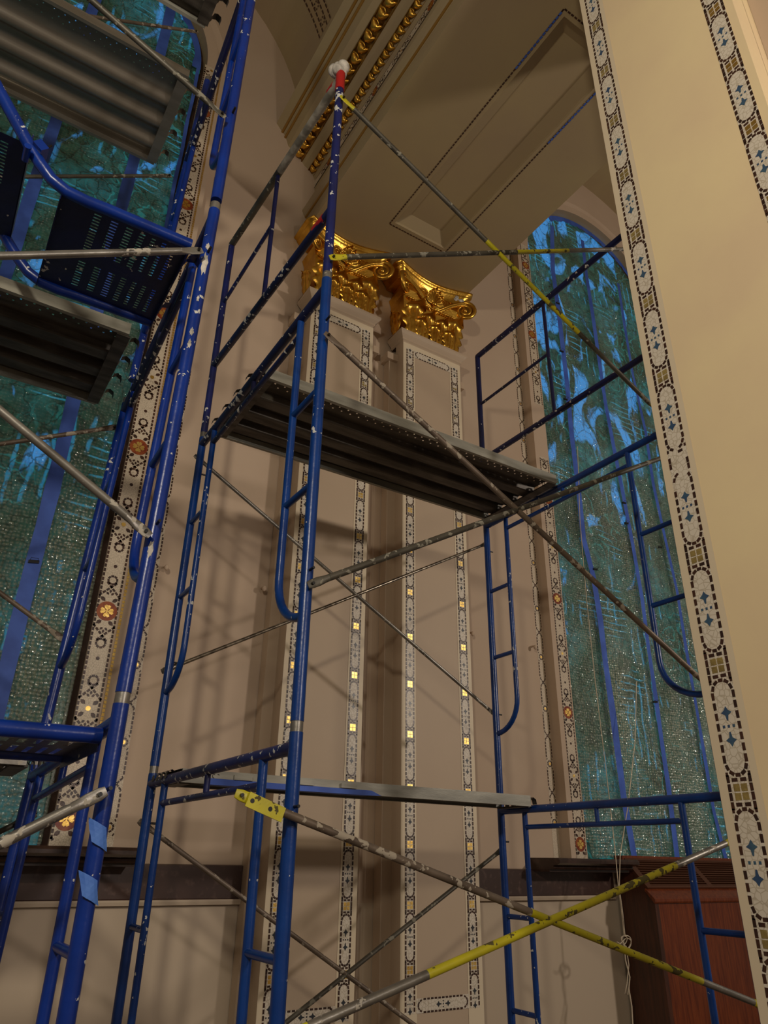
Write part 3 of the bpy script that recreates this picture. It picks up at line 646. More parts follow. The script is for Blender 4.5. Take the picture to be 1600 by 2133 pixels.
# ================================================================ FOREGROUND PIER
XP = 1.90; ye, yn = 1.277, .647
pier = thing('pier', (XP+.5, (ye+yn)/2, -H), 'large cream foreground pier edged with white, brown and gold mosaic', 'pier')
mb = MB(); mb.box((XP+.09, yn, -H), (3.4, ye-.0, ZB-.012), "pier"); mb.box((XP, yn, -H), (XP+.092, ye, ZB-.012), 'pier'); mb.build('shaft', pier)
w = .0745
mb = MB()
mb.face([(XP-.0015, ye, -H), (XP-.0015, ye-.047-w, -H), (XP-.0015, ye-.047-w, ZB), (XP-.0015, ye, ZB)], 'margin'); mb.build('painted_margin', pier)
zlast = .2748
ph = (at(1497, 1386, X=XP).z - (-1.55)) ; P_ = 4.6*.0738
v0 = (ph-P_/2) % P_ - P_
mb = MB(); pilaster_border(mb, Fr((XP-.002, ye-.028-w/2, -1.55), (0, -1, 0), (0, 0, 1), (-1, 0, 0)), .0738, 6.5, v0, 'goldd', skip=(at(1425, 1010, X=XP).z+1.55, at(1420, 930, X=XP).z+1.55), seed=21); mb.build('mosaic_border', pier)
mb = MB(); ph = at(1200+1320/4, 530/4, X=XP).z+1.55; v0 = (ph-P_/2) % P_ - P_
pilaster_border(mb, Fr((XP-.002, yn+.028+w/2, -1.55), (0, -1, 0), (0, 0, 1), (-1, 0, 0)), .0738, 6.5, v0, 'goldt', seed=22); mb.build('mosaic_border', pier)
mb = MB(); mb.box((XP+.14, .05, -H), (XP+.6, yn-.001, ZB-.012), 'wall'); mb.build('backing_strip', pier)
mb = MB(); narrow_border(mb, Fr((XP+.138, yn-.17, -1.5), (0, -1, 0), (0, 0, 1), (-1, 0, 0)), .075, 6.45, .1); mb.build('narrow_mosaic_border', pier)

# ================================================================ WINDOW COVERINGS
def sheet(k, label):
    xc = XC[k]; s = thing('plastic_sheet', (xc, YG-.04, SILL), label, 'plastic sheet')
    r = RO-.035; rows = []; rnd = random.Random(k)
    ph = [rnd.uniform(0, 6) for _ in range(6)]
    NZ = 90; NX = 60; amp = .012 if k == 2 else .004
    for i in range(NZ+1):
        z = SILL+.01+(ZS+r-SILL-.02)*i/NZ; row = []
        hw_ = r if z < ZS else math.sqrt(max(0, r*r-(z-ZS)**2)); low = max(0, 1-(z-SILL)/4.5)
        for j in range(NX+1):
            u = j/NX*2-1; x = xc+u*hw_
            y = YG-.035-amp*(.4+1.3*low)*(math.sin(x*9+z*1.9+ph[0])+.6*math.sin(x*17-z*1.1+ph[1])+.5*math.sin(x*5+z*3.2+ph[2]))
            row.append((x, y, z))
        rows.append(row)
    mb = MB(); mb.grid(rows, 'wrapL' if k == 1 else 'wrapR'); mb.build('bubble_wrap', s, label='clear bubble wrap')
    return s
def tape(s, pts, w, Y):
    pts = [at(x, y, Y=Y) for x, y in pts]; mb = MB(); L_, R_ = [], []
    for i, p in enumerate(pts):
        j = w/2*random.uniform(.82, 1.12); q = Vector((p.x, Y+.004*math.sin(i*2.), p.z)); L_.append(q+Vector((-j, 0, 0))); R_.append(q+Vector((j, 0, 0)))
    mb.grid([L_, R_], 'tape', False); mb.build('tape_strip', s, label='blue tape')
def arc_tape(s, k, a0, a1, w=.05):
    mb = MB(); r = RO-.035; n = 50; A, B = [], []
    for i in range(n+1):
        a = a0+(a1-a0)*i/n; j = w*random.uniform(.8, 1.15); A.append((XC[k]+r*math.cos(a), YG-.062, ZS+r*math.sin(a))); B.append((XC[k]+(r-j)*math.cos(a), YG-.062, ZS+(r-j)*math.sin(a)))
    mb.grid([A, B], 'tape', False); mb.build('tape_strip', s, label='blue tape')
def clip(s, px, py, Y, a=0.):
    p = at(px, py, Y=Y); mb = MB(); mb.obox(p, Vector((.028, 0, .004+a*.01)), Vector((0, .006, 0)), Vector((-a*.003, 0, .009)), 'black')
    mb.tube([p+Vector((-.02, -.006, .006)), p+Vector((-.02, -.03, .012)), p+Vector((.02, -.03, .014)), p+Vector((.02, -.006, .008))], .0015, 'black', 5); mb.build('clip', s, label='black clip')
S1 = sheet(1, 'clear bubble wrap sheet taped over the left arched stained glass window')
S2 = sheet(2, 'clear bubble wrap sheet hanging in folds over the right arched window')
YT = YG-.075
tape(S2, [(1150, 470), (1152, 560), (1162, 640), (1172, 720), (1182, 800), (1190, 900), (1205, 1020), (1216, 1120), (1236, 1200), (1250, 1290), (1262, 1380), (1276, 1480), (1287, 1570), (1300, 1660), (1322, 1785)], .075, YT)
tape(S2, [(1213, 500), (1222, 570), (1235, 660), (1248, 750), (1262, 840), (1280, 940), (1300, 1040), (1320, 1140), (1338, 1250), (1352, 1360), (1368, 1460), (1378, 1540), (1392, 1640), (1412, 1790)], .06, YT)
tape(S2, [(1288, 590), (1302, 680), (1318, 780), (1345, 900), (1362, 1010), (1385, 1120), (1410, 1230), (1430, 1350), (1450, 1470), (1468, 1580), (1488, 1690), (1515, 1800)], .05, YT)
arc_tape(S2, 2, .3, 2.2, .075)
for x, y in ((1162, 632), (1170, 732), (1178, 832), (1300, 1048), (1305, 1090), (1375, 1140), (1240, 1186), (1365, 1462)): clip(S2, x, y, YT-.004)
for xa, w_, z0, z1 in ((.115*4.0, .07, .1, 7.2), (-.02, .075, .1, 7.4)):
    pass
def vtape(s, X, w_, z0, z1):
    mb = MB(); A, B = [], []
    for i in range(31):
        z = z0+(z1-z0)*i/30; j = w_/2*random.uniform(.9, 1.08); A.append((X-j+.003*math.sin(i), YT, z)); B.append((X+j+.003*math.sin(i), YT, z))
    mb.grid([A, B], 'tape', False); mb.build('tape_strip', s, label='blue tape')
vtape(S1, at(150, 850, Y=YT).x, .085, SILL+.02, ZS+.9); vtape(S1, at(100, 300, Y=YT).x, .085, SILL+.02, ZS+.95); vtape(S1, XC[1]-.55, .085, SILL+.02, ZS+.8); vtape(S1, XC[1]+RO-.055, .03, 2.9, ZS)
arc_tape(S1, 1, -.0, 3.1, .07)
clip(S1, 70, 1170, YT-.004)

# ================================================================ RADIATOR CABINET
cxl = 4.96; fY = 4.03
rc = thing('radiator_cabinet', (5.9, 4.2, -H), 'tall mahogany radiator cabinet with sloping bronze grille under the right window', 'cabinet')
xr = 7.0
mb = MB(); zb0, zt0, zf = -H, .055, -.235
side = [(YW-.04, zt0), (YW-.09, zt0), (fY, zf+.03), (fY, zb0), (YW-.04, zb0)]
mb.face([(cxl, y, z) for y, z in side], 'wood2'); mb.face([(xr, y, z) for y, z in side][::-1], 'wood2')
mb.face([(cxl, fY, zb0), (xr, fY, zb0), (xr, fY, zf), (cxl, fY, zf)], 'wood'); mb.build('body', rc)
mb = MB(); mb.extrude([(0, fY-.012, zf-.012), (0, fY-.02, zf), (0, fY-.02, zf+.018), (0, fY-.008, zf+.03), (0, fY+.06, zf+.085), (0, fY+.065, zf+.07)], (cxl-.02, 0, 0), (xr+.02, 0, 0), 'wood', caps=True); mb.build('front_moulding', rc)
mb = MB(); mb.extrude([(0, YW-.045, zt0+.02), (0, YW-.13, zt0+.02), (0, YW-.13, zt0-.01), (0, YW-.045, zt0-.01)], (cxl-.02, 0, 0), (xr+.02, 0, 0), 'wood', closed=True, caps=True); mb.build('top_board', rc)
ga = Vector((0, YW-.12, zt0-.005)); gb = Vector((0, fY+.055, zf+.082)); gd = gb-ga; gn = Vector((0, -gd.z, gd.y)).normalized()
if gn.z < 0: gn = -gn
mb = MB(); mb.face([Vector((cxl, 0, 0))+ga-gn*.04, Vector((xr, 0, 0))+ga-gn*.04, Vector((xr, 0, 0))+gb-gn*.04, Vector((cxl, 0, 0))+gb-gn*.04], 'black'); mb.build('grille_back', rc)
mb = MB()
for x in (cxl+.03, cxl+.78, cxl+1.45, xr-.03): mb.obox(Vector((x, 0, 0))+(ga+gb)/2, Vector((.03, 0, 0)), gd/2, gn*.012, 'grille')
for t in (.04, .96): mb.obox(Vector(((cxl+xr)/2, 0, 0))+ga+gd*t, Vector(((xr-cxl)/2, 0, 0)), gd*.035, gn*.013, 'grille')
mb.build('grille_frame', rc)
for x0, x1 in ((cxl+.06, cxl+.75), (cxl+.81, cxl+1.42), (cxl+1.48, xr-.06)):
    mb = MB()
    for k in range(11): mb.obox(Vector(((x0+x1)/2, 0, 0))+ga+gd*(.10+.08*k), Vector(((x1-x0)/2, 0, 0)), gd*.012, gn*.012, 'grille')
    mb.build('louvre_panel', rc)
for x in (cxl+.004,): 
    mb = MB(); mb.box((x-.012, fY-.004, zb0), (x+.03, fY+.03, zf), 'wood2'); mb.build('corner_post', rc)

# sash cord hanging in front of the cabinet
rope = thing('cord', at(1290, 1850, Y=3.98), 'pale cotton sash cord knotted in a loop in front of the radiator cabinet', 'cord')
def cord(pts, Y, r=.0035, name='strand'):
    P = [at(x, y, Y=yy) for x, y, yy in [(p[0], p[1], p[2] if len(p) > 2 else Y) for p in pts]]; mb = MB(); mb.tube(P, r, 'rope', 7); mb.build(name, rope)
cord([(1203, 930, 4.3), (1208, 1080, 4.28), (1222, 1250, 4.24), (1240, 1420, 4.2), (1262, 1600, 4.12), (1277, 1730, 4.03), (1284, 1800, 3.98), (1289, 1855), (1294, 1890), (1300, 1950)], 3.96)
cord([(1326, 1420, 4.2), (1323, 1545, 4.15), (1308, 1680, 4.06), (1292, 1780, 3.99), (1290, 1850), (1297, 1900), (1302, 1950)], 3.955)
k_ = at(1303, 1962, Y=3.955); mb = MB()
for rr, dx, dz_ in ((.045, .012, 0), (.036, .02, -.01), (.028, -.01, .012)): mb.tube([k_+Vector((dx+rr*math.cos(a), -.006*math.sin(a*2), dz_+rr*.85*math.sin(a))) for a in [i*PI/8 for i in range(17)]], .0035, 'rope', 7)
mb.build('knot', rope)
cord([(1285, 1962), (1292, 1966), (1300, 1958)], 3.95, .004)
cord([(1300, 1965), (1303, 2000), (1312, 2035), (1310, 2060), (1316, 2095), (1318, 2133), (1320, 2200)], 3.955, .0045)
cord([(1304, 1970), (1310, 2010), (1306, 2050), (1302, 2070), (1308, 2072), (1312, 2040)], 3.95)

# coat hooks on the wall
for (x, y, Yh, l) in ((345, 1180, YW, 'small cream wall hook beside the tall blue stair tower'), (547, 1224, YW, 'small cream wall hook left of the pilaster behind the blue leg'), (980, 1318, YW, 'small cream wall hook just right of the pilaster, upper'), (1110, 1346, YW, 'small cream wall hook beside the narrow mosaic border of the right window')):
    p = at(x, y, Y=Yh-.02); mb = MB(); mb.tube([(p.x, YW+.002, p.z), (p.x, YW-.03, p.z-.002), (p.x, YW-.045, p.z-.012)], [.008, .008, .010], 'wall', 10); mb.ball((p.x, YW-.05, p.z-.016), .016, .014, .020, 'wall', 10, 8)
    mb.build('wall_hook', None, label=l, category='hook')

# ================================================================ SCAFFOLDS
RO_, RI_, RT_ = .0215, .0158, .0135
def lerp(a, b, t): return a+(b-a)*t
def frame(label, Pn, Pf, z0, zh, mouter, minner, mhead, rungs_n, rungs_f, zbend, pins=True, zhf=None, zbf=None, base=False, near_r=RO_, top=None):
    """end frame: Pn(z), Pf(z) give the two outer legs; header at zh; inner legs bend into the outer ones at zbend"""
    zhf = zh if zhf is None else zhf; zbf = zbend if zbf is None else zbf
    o = thing('scaffold_frame', Pn(z0), label, 'scaffold frame', 'tubular end frames of the scaffolds')
    pos = lambda t, z: lerp(Pn(z), Pf(z), t)
    W_ = (Pf(zh)-Pn(zh)).length
    for P, zz in ((Pn, zh), (Pf, zhf)):
        mb = MB(); zt = zz+.045 if top is None else top; mb.tube([P(z0), P(zt)], near_r, mouter, 18); mb.build('leg', o)
        if pins:
            mb = MB(); mb.tube([P(zt), P(zt+.035)], RO_*.93, 'galv', 16); mb.build('coupling_pin', o)
        if base:
            mb = MB(); mb.obox(P(z0)+Vector((0, 0, .006)), Vector((.075, 0, 0)), Vector((0, .075, 0)), Vector((0, 0, .006)), 'galv'); mb.tube([P(z0), P(z0)+Vector((0, 0, .12))], .017, 'galv', 12); mb.build('base_plate', o)
    mb = MB(); mb.tube([pos(0, zh), pos(1, zhf)], RO_*.98, mhead, 18); mb.build('header', o)
    tn, tf = .235/W_, 1-.21/W_
    zl, zlf = zh-.095, zhf-.095
    mb = MB(); mb.tube([pos(tn, zl), pos(tf, zlf)], RT_, mhead, 14); mb.build('cross_tube', o)
    mb = MB(); zm = (zh+zhf)/2; mb.tube([pos(.5, zm), pos(.5, zm-.095)], RT_*.9, mhead, 12); mb.build('spacer', o)
    for P_, t_, zz, zb, rg, sg in (('n', tn, zh, zbend, rungs_n, -1), ('f', tf, zhf, zbf, rungs_f, 1)):
        tend = 0 if sg < 0 else 1; path = [pos(t_, zz-.01), pos(t_, zb+.20)]
        for k in range(1, 9):
            a = k/8*PI/2; path.append(pos(lerp(t_, tend, 1-math.cos(a)), zb+.20-.20*math.sin(a)))
        mb = MB(); mb.tube(path, RI_, minner, 14); mb.build('inner_leg', o)
        for z in rg:
            mb = MB(); mb.tube([pos(tend, z), pos(t_, z)], RT_, minner, 12); mb.build('rung', o)
    # brace studs
    for P in (Pn, Pf):
        for z in (z0+.50 if z0 > -1 else z0+.62, zh-.19 if z0 > -1 else zh-.17):
            q = P(z); mb = MB(); mb.tube([q, q+Vector((0, -.05 if P is Pn else .0, 0))], .005, 'black', 8) if P is Pn else mb.tube([q, q+Vector((.05, 0, 0))], .005, 'black', 8); mb.build('stud', o)
    return o
def leg(x, y): return lambda z: Vector((x, y, z))
XL, XR, Y0, Y1 = 1.0, 3.14, 2.088, 3.612
LN, LF, RN, RF = leg(XL, Y0), leg(XL, Y1), leg(XR, Y0), leg(XR, Y1)
frame('lowest blue end frame of the middle scaffold, left end, beside the yellow brace plate', LN, LF, -H, .312, 'blueB', 'blueB', 'blueC', (-.25, -.95), (-.27, -.95), -1.25, base=True)
frame('lowest blue end frame of the middle scaffold, right end, in front of the radiator cabinet', RN, RF, -H, .290, 'blueB', 'blueB', 'blueB', (-.25, -.95), (-.27, -.72), -1.25, base=True)
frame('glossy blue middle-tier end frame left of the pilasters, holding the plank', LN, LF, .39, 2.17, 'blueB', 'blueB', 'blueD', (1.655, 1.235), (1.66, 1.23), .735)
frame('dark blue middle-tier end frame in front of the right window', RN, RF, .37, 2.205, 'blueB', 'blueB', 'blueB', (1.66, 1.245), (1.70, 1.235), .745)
def guard(label, Pn, Pf, z0, ztn, ztf, mtop, mleg, mrail, zr, zm):
    o = thing('guardrail_frame', Pn(z0), label, 'guardrail frame', 'guardrail frames on top of the middle scaffold')
    for P, zt in ((Pn, ztn), (Pf, ztf)):
        mb = MB(); mb.tube([P(z0), P(zt)], RO_*.95, mleg, 18); mb.build('leg', o)
    pos = lambda t, z: lerp(Pn(z), Pf(z), t)
    mb = MB(); tw_ = lambda t: lerp(Pn(ztn), Pf(ztf), t); mb.tube([tw_(0), tw_(.48)], RO_*1.02, 'whited' if mtop == 'dirty' else mtop, 18); mb.tube([tw_(.48), tw_(1)], RO_, mtop, 18); mb.build('top_rail', o)
    mb = MB(); mb.tube([pos(0, zr[0]), pos(1, zr[1])], RO_*.95, mrail, 18); mb.build('lower_rail', o)
    mb = MB(); mb.tube([pos(.5, (ztn+ztf)/2), pos(.5, (zr[0]+zr[1])/2)], RT_*.95, mleg, 14); mb.build('upright', o)
    mb = MB(); mb.tube([pos(.5, zm), pos(1, zm)], RT_*.85, mleg, 12); mb.build('middle_rail', o)
    return o
gL = guard('plaster-spattered guardrail frame at the left end, with plaster lump on its tall post', LN, LF, 2.25, 3.56, 3.76, 'dirty', 'blueC', 'blueD', (2.63, 2.74), 3.24)
guard('dark navy guardrail frame at the right end, before the arched window', RN, RF, 2.28, 3.75, 3.745, 'blueD', 'blueD', 'blueD', (2.755, 2.765), 3.27)
for P_a, P_b, r_ in ((LN(3.47), LN(3.60), .0235), (LN(3.56)+Vector((0, .05, .01)), LN(3.56)+Vector((0, .11, .024)), .024), (LN(2.63)+Vector((0, .06, .006)), LN(2.63)+Vector((0, .16, .016)), .0222)):
    mb = MB(); mb.tube([P_a, P_b], r_, 'redtape', 16); mb.build('red_tape', gL, label='red tape')
mb = MB(); c = LN(3.62)
for dx, dy, dz_, r in ((0, .02, .02, .042), (-.015, .04, .045, .036), (.012, 0, .05, .034), (0, .03, .07, .03), (-.02, .0, .0, .028)): mb.ball(c+Vector((dx, dy, dz_)), r, r*.9, r*1.1, 'plaster', 14, 10)
mb.build('plaster_lump', gL, label='white lump of dried plaster')

# stair tower on the left: legs lean a little
def TN(z): return Vector((.4495+max(0, min(1, (z-.33)/1.87))*.028+max(0, z-2.2)*.004, 2.035, z))
def TF(z): return Vector((.444+.032*z, 3.40, z))
frame('lowest blue end frame of the left stair tower, with blue tape patches', TN, TF, -H, .325, 'blueA', 'blueA', 'blueA', (-.21, -.9), (-.2, -.9), -1.25, zhf=.29, base=True)
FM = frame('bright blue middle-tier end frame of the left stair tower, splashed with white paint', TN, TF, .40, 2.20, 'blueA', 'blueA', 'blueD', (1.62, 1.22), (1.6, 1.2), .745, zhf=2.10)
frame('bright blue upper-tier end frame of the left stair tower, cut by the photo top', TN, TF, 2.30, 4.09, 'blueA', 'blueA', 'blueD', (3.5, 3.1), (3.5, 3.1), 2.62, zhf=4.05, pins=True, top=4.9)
for x, y, s_, el in ((427, 550, 1.5, 2.6), (436, 515, 1.0, 1.2), (407, 620, .6, 1.6), (398, 690, .9, 1.4), (392, 715, .8, 1.8), (296, 1140, 1.0, 2.0), (413, 600, .4, 2.)):
    zc = at(x, y, Y=2.0145).z; mb = MB(); n = 20; rows = []
    for rr in (1.0, .8, .4, .02):
        row = []
        for k in range(n):
            zz = zc+.013*s_*el*rr*math.sin(2*PI*k/n)*(1+.25*math.sin(k*1.7+y)); ph = -1.80+.42*s_*rr*math.cos(2*PI*k/n)*(1+.25*math.sin(k*2.3+x))*.8
            row.append(TN(zz)+Vector((math.cos(ph), math.sin(ph), 0))*(.0222+.0012*(1-rr)))
        rows.append(row)
    mb.grid(rows, 'plaster', True, True); mb.build('paint_splash', FM, label='white paint splash')

def brace(p0, p1, label, m='galv', segs=None, r=.0125, plates=None, plate_mat=None, z=0):
    p0, p1 = Vector(p0), Vector(p1); d = (p1-p0).normalized(); Ln = (p1-p0).length
    o = thing('cross_brace', (p0+p1)/2, label, 'cross brace', 'steel cross braces')
    segs = segs or [(0, 1, m)]
    mb = MB(); f = .07/Ln
    for a, b, mm in segs:
        a_, b_ = max(a, f), min(b, 1-f); n = 3
        mb.tube([lerp(p0, p1, lerp(a_, b_, k/n)) for k in range(n+1)], r, mm, 14, cap=True)
    mb.build('tube', o)
    side = Vector((0, 1, 0)); up = d.cross(side).normalized()
    for q, s_, k in ((p0, 1, 0), (p1, -1, 1)):
        pm = (plate_mat or (m, m))[k]; mb = MB(); rows = []
        for t, a, b in ((-.018, .012, .002), (0, .016, .0025), (.03, .016, .003), (.055, .013, .008), (.075, r, r)):
            c_ = q+d*s_*t; rows.append([c_+up*a*math.cos(j*PI/6)+side*b*math.sin(j*PI/6) for j in range(12)])
        mb.grid(rows, pm, True, True); mb.face(rows[0], pm); mb.build('end_plate', o)
        mb = MB(); mb.tube([q-side*.012, q+side*.012], .0055, 'black', 10); mb.build('pin', o)
    return o
F_ = Y0-.045
A = lambda x, y, Y=F_: at(x, y, Y=Y)
def onseg(p, q, X): t = (X-p.x)/(q.x-p.x); return p+(q-p)*t
# front of the middle scaffold
fl, fr = XL+.02, XR+.0
def ext(a, b, x0=None, x1=None, Y=F_):
    p, q = A(*a, Y), A(*b, Y); return (onseg(p, q, x0) if x0 is not None else p), (onseg(p, q, x1) if x1 is not None else q)
p, q = ext((722, 212), (1345, 832), 1.0, 3.09); brace(p, q, 'front brace at top running down right from the plastered post, yellow in the middle', 'dirty', [(0, .42, 'dirty'), (.42, .72, 'yellow'), (.72, 1, 'dirty')], plate_mat=('yellow', 'yellow'))
p, q = ext((700, 536), (1297, 519), 1.0, 3.09); brace(p, q, 'nearly level front brace at the height of the gilded capitals', 'dirty', [(0, .52, 'dirty'), (.52, .72, 'yellow'), (.72, 1, 'galv')], plate_mat=('yellow', 'yellow'))
p, q = ext((692, 707), (1452, 1408), 1.0, 3.08); brace(p, q, 'grey front brace crossing down right in front of the upper plank', 'rust')
p, q = ext((628, 1224), (1375, 955), 1.0, 3.08); brace(p, q, 'plaster-crusted front brace rising right to below the upper plank end', 'dirty')
p, q = ext((585, 1690), (1570, 2088), .82, 3.08); brace(p, q, 'front brace with big yellow end plate, running down right across the pilasters', 'rust', [(0, .47, 'rust'), (.47, .84, 'yellow'), (.84, 1, 'galv')], plate_mat=('yellow', 'yellow'))
ob = bpy.data.objects['cross_brace.004']; a_, b_2 = at(516, 1664, Y=F_-.012), at(590, 1698, Y=F_-.012); dd = (b_2-a_)/2; ud = dd.normalized().cross(Vector((0, 1, 0)))
mb = MB(); mb.obox((a_+b_2)/2, dd, Vector((0, .0025, 0)), ud*.020, 'yellow'); mb.build('end_plate', ob, label='flat yellow end plate')
for t in (.12, .62): mb = MB(); q_ = lerp(a_, b_2, t); mb.tube([q_+Vector((0, -.0035, 0)), q_+Vector((0, .0035, 0))], .0065, 'black', 14); mb.build('hole', ob)
p, q = ext((700, 2114), (1505, 1760), 1.0, 3.08); brace(p, q, 'mostly yellow front brace rising right across the cabinet corner', 'yellow', [(0, .22, 'galv'), (.22, .80, 'yellow'), (.80, 1, 'galv')], r=.0135)
# back of the middle scaffold
B_ = Y1+.035
p, q = ext((425, 965), (1035, 1492), .99, 3.17, B_); brace(p, q, 'thin grey back brace running down right behind the near blue leg', 'galv', r=.011)
p, q = ext((352, 1393), (1015, 1132), .99, 3.17, B_); brace(p, q, 'thin shiny back brace rising right under the upper plank', 'steelrod', r=.010)
p, q = ext((306, 1722), (860, 2133), .99, 3.17, B_); brace(p, q, 'grey back brace running down right from the left far leg over the marble band', 'rust', r=.0115)
p, q = ext((592, 2133), (1055, 1762), .99, 3.17, B_); brace(p, q, 'dark steel back brace rising right to the far leg by the marble band', 'dirty', r=.0115)
# braces of the stair tower
YF2, YB2 = 1.99, 3.43
def tw(a, b, Y, xe=-1.68, x1=None): 
    p, q = at(*a, Y=Y), at(*b, Y=Y); return onseg(p, q, xe), (p if x1 is None else onseg(p, q, x1))
for a, b, Y, l, m, r in (((462, 238), (190, 0), YF2, 'grey front brace of the stair tower rising left from the upper post', 'dirty', .0125),
    ((413, 522), (0, 533), YF2, 'grey front brace of the stair tower, almost level across the perforated landing', 'galv', .0125),
    ((303, 1108), (0, 855), YF2, 'grey front brace of the stair tower rising left over the bubble wrap', 'galv', .0125),
    ((207, 1655), (0, 1758), YF2, 'bright worn front brace of the stair tower dropping left, lowest of all', 'galv', .0135),
    ((408, 66), (230, 40), YB2, 'dark back brace of the stair tower nearest the photo top', 'rust', .011),
    ((352, 366), (50, 368), YB2, 'dirty back brace of the stair tower between the upper plank and the landing', 'dirty', .011),
    ((238, 890), (0, 925), YB2, 'dark back brace of the stair tower crossing the bubble wrap under the plank', 'rust', .011),
    ((133, 1333), (0, 1235), YB2, 'short visible grey back brace with red-marked end, by the lower left edge', 'rust', .011),
    ((66, 1700), (0, 1732), YB2, 'dark back brace of the stair tower just above the marble sill', 'dirty', .011)):
    p, q = tw(a, b, Y); brace(p, q, l, m, r=r)

# ---------------- planks
def plank(x0, x1, y0, y1, z, label, mrail, mdeck, mrib, hook=True, perf=True, nr=3, h=.06):
    o = thing('work_plank', ((x0+x1)/2, (y0+y1)/2, z), label, 'work plank', 'scaffold planks')
    for y in (y0, y1):
        s_ = 1 if y == y0 else -1; mb = MB()
        mb.extrude([(0, y, z+h), (0, y+s_*.022, z+h), (0, y+s_*.022, z+h-.003), (0, y+s_*.003, z+h-.003), (0, y+s_*.003, z+.003), (0, y+s_*.02, z+.003), (0, y+s_*.02, z), (0, y, z)], (x0, 0, 0), (x1, 0, 0), mrail, closed=True, caps=True); mb.build('side_rail', o)
    mb = MB(); zt = z+h-.004; ys = y0+.17 if perf else y0+.04; pr = [(ys if perf else y0+.003, zt)]; span = (y1-.03-ys)/nr
    for k in range(nr):
        a = ys+span*k
        if mdeck == 'alu': pr += [(a+span*(.12+.76*q/12), zt-.019+.019*math.cos(2*PI*q/12)) for q in range(13)]
        else: pr += [(a+span*.18, zt), (a+span*.24, zt-.032), (a+span*.30, zt-.036), (a+span*.72, zt-.036), (a+span*.78, zt-.032), (a+span*.84, zt)]
    pr.append((y1-.003, zt)); mb.grid([[(x0, y, zz) for y, zz in pr], [(x1, y, zz) for y, zz in pr]], mdeck, mdeck == 'alu')
    yt = ys if perf else y0; mb.face([(x0, yt, z+h), (x1, yt, z+h), (x1, y1, z+h), (x0, y1, z+h)], mdeck); mb.build('deck', o)
    if perf:
        mb = MB(); n = int((x1-x0)/.0275); cw = (x1-x0)/n; ch = (ys-y0-.003)/6; hr = .0042 if mdeck != 'alu' else .003
        for i in range(n):
            for j in range(6):
                a, b = x0+i*cw, y0+.003+j*ch; c_, d_ = a+cw, b+ch; q = [(a, b, zt), (c_, b, zt), (c_, d_, zt), (a, d_, zt)]
                if (i+j) % 2 or j in (0, 5): mb.face(q, mdeck); continue
                mx_, my_ = (a+c_)/2, (b+d_)/2; hq = [(mx_-hr, my_-hr, zt), (mx_+hr, my_-hr, zt), (mx_+hr, my_+hr, zt), (mx_-hr, my_+hr, zt)]
                for k in range(4): mb.face([q[k], q[(k+1) % 4], hq[(k+1) % 4], hq[k]], mdeck)
        mb.build('perforated_strip', o)
    for x in (x0+.02, x1-.02):
        mb = MB(); mb.box((x-.03, y0+.02, z-.004), (x+.03, y1-.02, z+.004), mrib); mb.build('end_bar', o)
        if hook:
            s_ = -1 if x < (x0+x1)/2 else 1
            for t in (.14, .38, .62, .86):
                y = lerp(y0, y1, t); xx = x+s_*.03; mb = MB()
                mb.extrude([(xx, 0, z+.0), (xx+s_*.008, 0, z+.02), (xx+s_*.012, 0, z+.04), (xx+s_*.03, 0, z+.052), (xx+s_*.05, 0, z+.04), (xx+s_*.054, 0, z+.015)], (0, y-.018, 0), (0, y+.018, 0), mrib); mb.build('hook', o)
    return o
plank(1.045, 3.06, 2.82, 3.50, 2.185, 'galvanised plank platform on the upper tier in front of the pilasters', 'plank', 'plankd', 'plankd', nr=3)
lp = plank(1.04, 3.10, 3.30, 3.56, .30, 'single grey plank on the lower tier with blue tape along its edge', 'plank', 'plankd', 'plankd', nr=1, perf=False, h=.058)
mb = MB(); mb.face([(1.15, 3.2985, .298), (2.0, 3.2985, .298), (2.08, 3.2985, .30), (2.02, 3.2985, .322), (1.15, 3.2985, .325)], 'tape'); mb.face([(1.15, 3.2985, .298), (2.0, 3.2985, .298), (2.0, 3.36, .298), (1.15, 3.36, .298)], 'tape'); mb.build('tape_strip', lp, label='blue tape')
for k, xx in enumerate((1.135, 1.155, 1.185, 1.205)):
    mb = MB(); mb.tube([(xx+.006*math.cos(a), 3.2975, .335+.008*math.sin(a)) for a in [.6+i*.5 for i in range(10 if k != 3 else 4)]], .0012, 'black', 5); mb.build('stencil_mark', lp, label='faint black stencil mark')
for x in (1.30, 1.62, 1.86): mb = MB(); mb.box((x-.02, 3.29, .325), (x+.07, 3.2995, .345), 'plank'); mb.build('clasp', lp)
upl = plank(-1.62, .40, 2.86, 3.56, 4.075, 'shiny aluminium plank near the photo top left, lit by a warm reflection', 'alu', 'alu', 'alu', nr=3)
plank(-1.62, .385, 2.10, 2.56, 4.09, 'brownish plank cut off by the photo top, above the aluminium one', 'plank', 'plankd', 'plankd', nr=2)
plank(-1.62, .38, 2.84, 3.52, 2.16, 'dark perforated plank beyond the blue landing, over the bubble wrap', 'plank', 'plankd', 'plankd', nr=3)
plank(-1.62, .36, 2.92, 3.36, .285, 'worn white-edged plank under the lower blue landing at the left edge', 'galv', 'plankd', 'plankd', nr=1, perf=False)

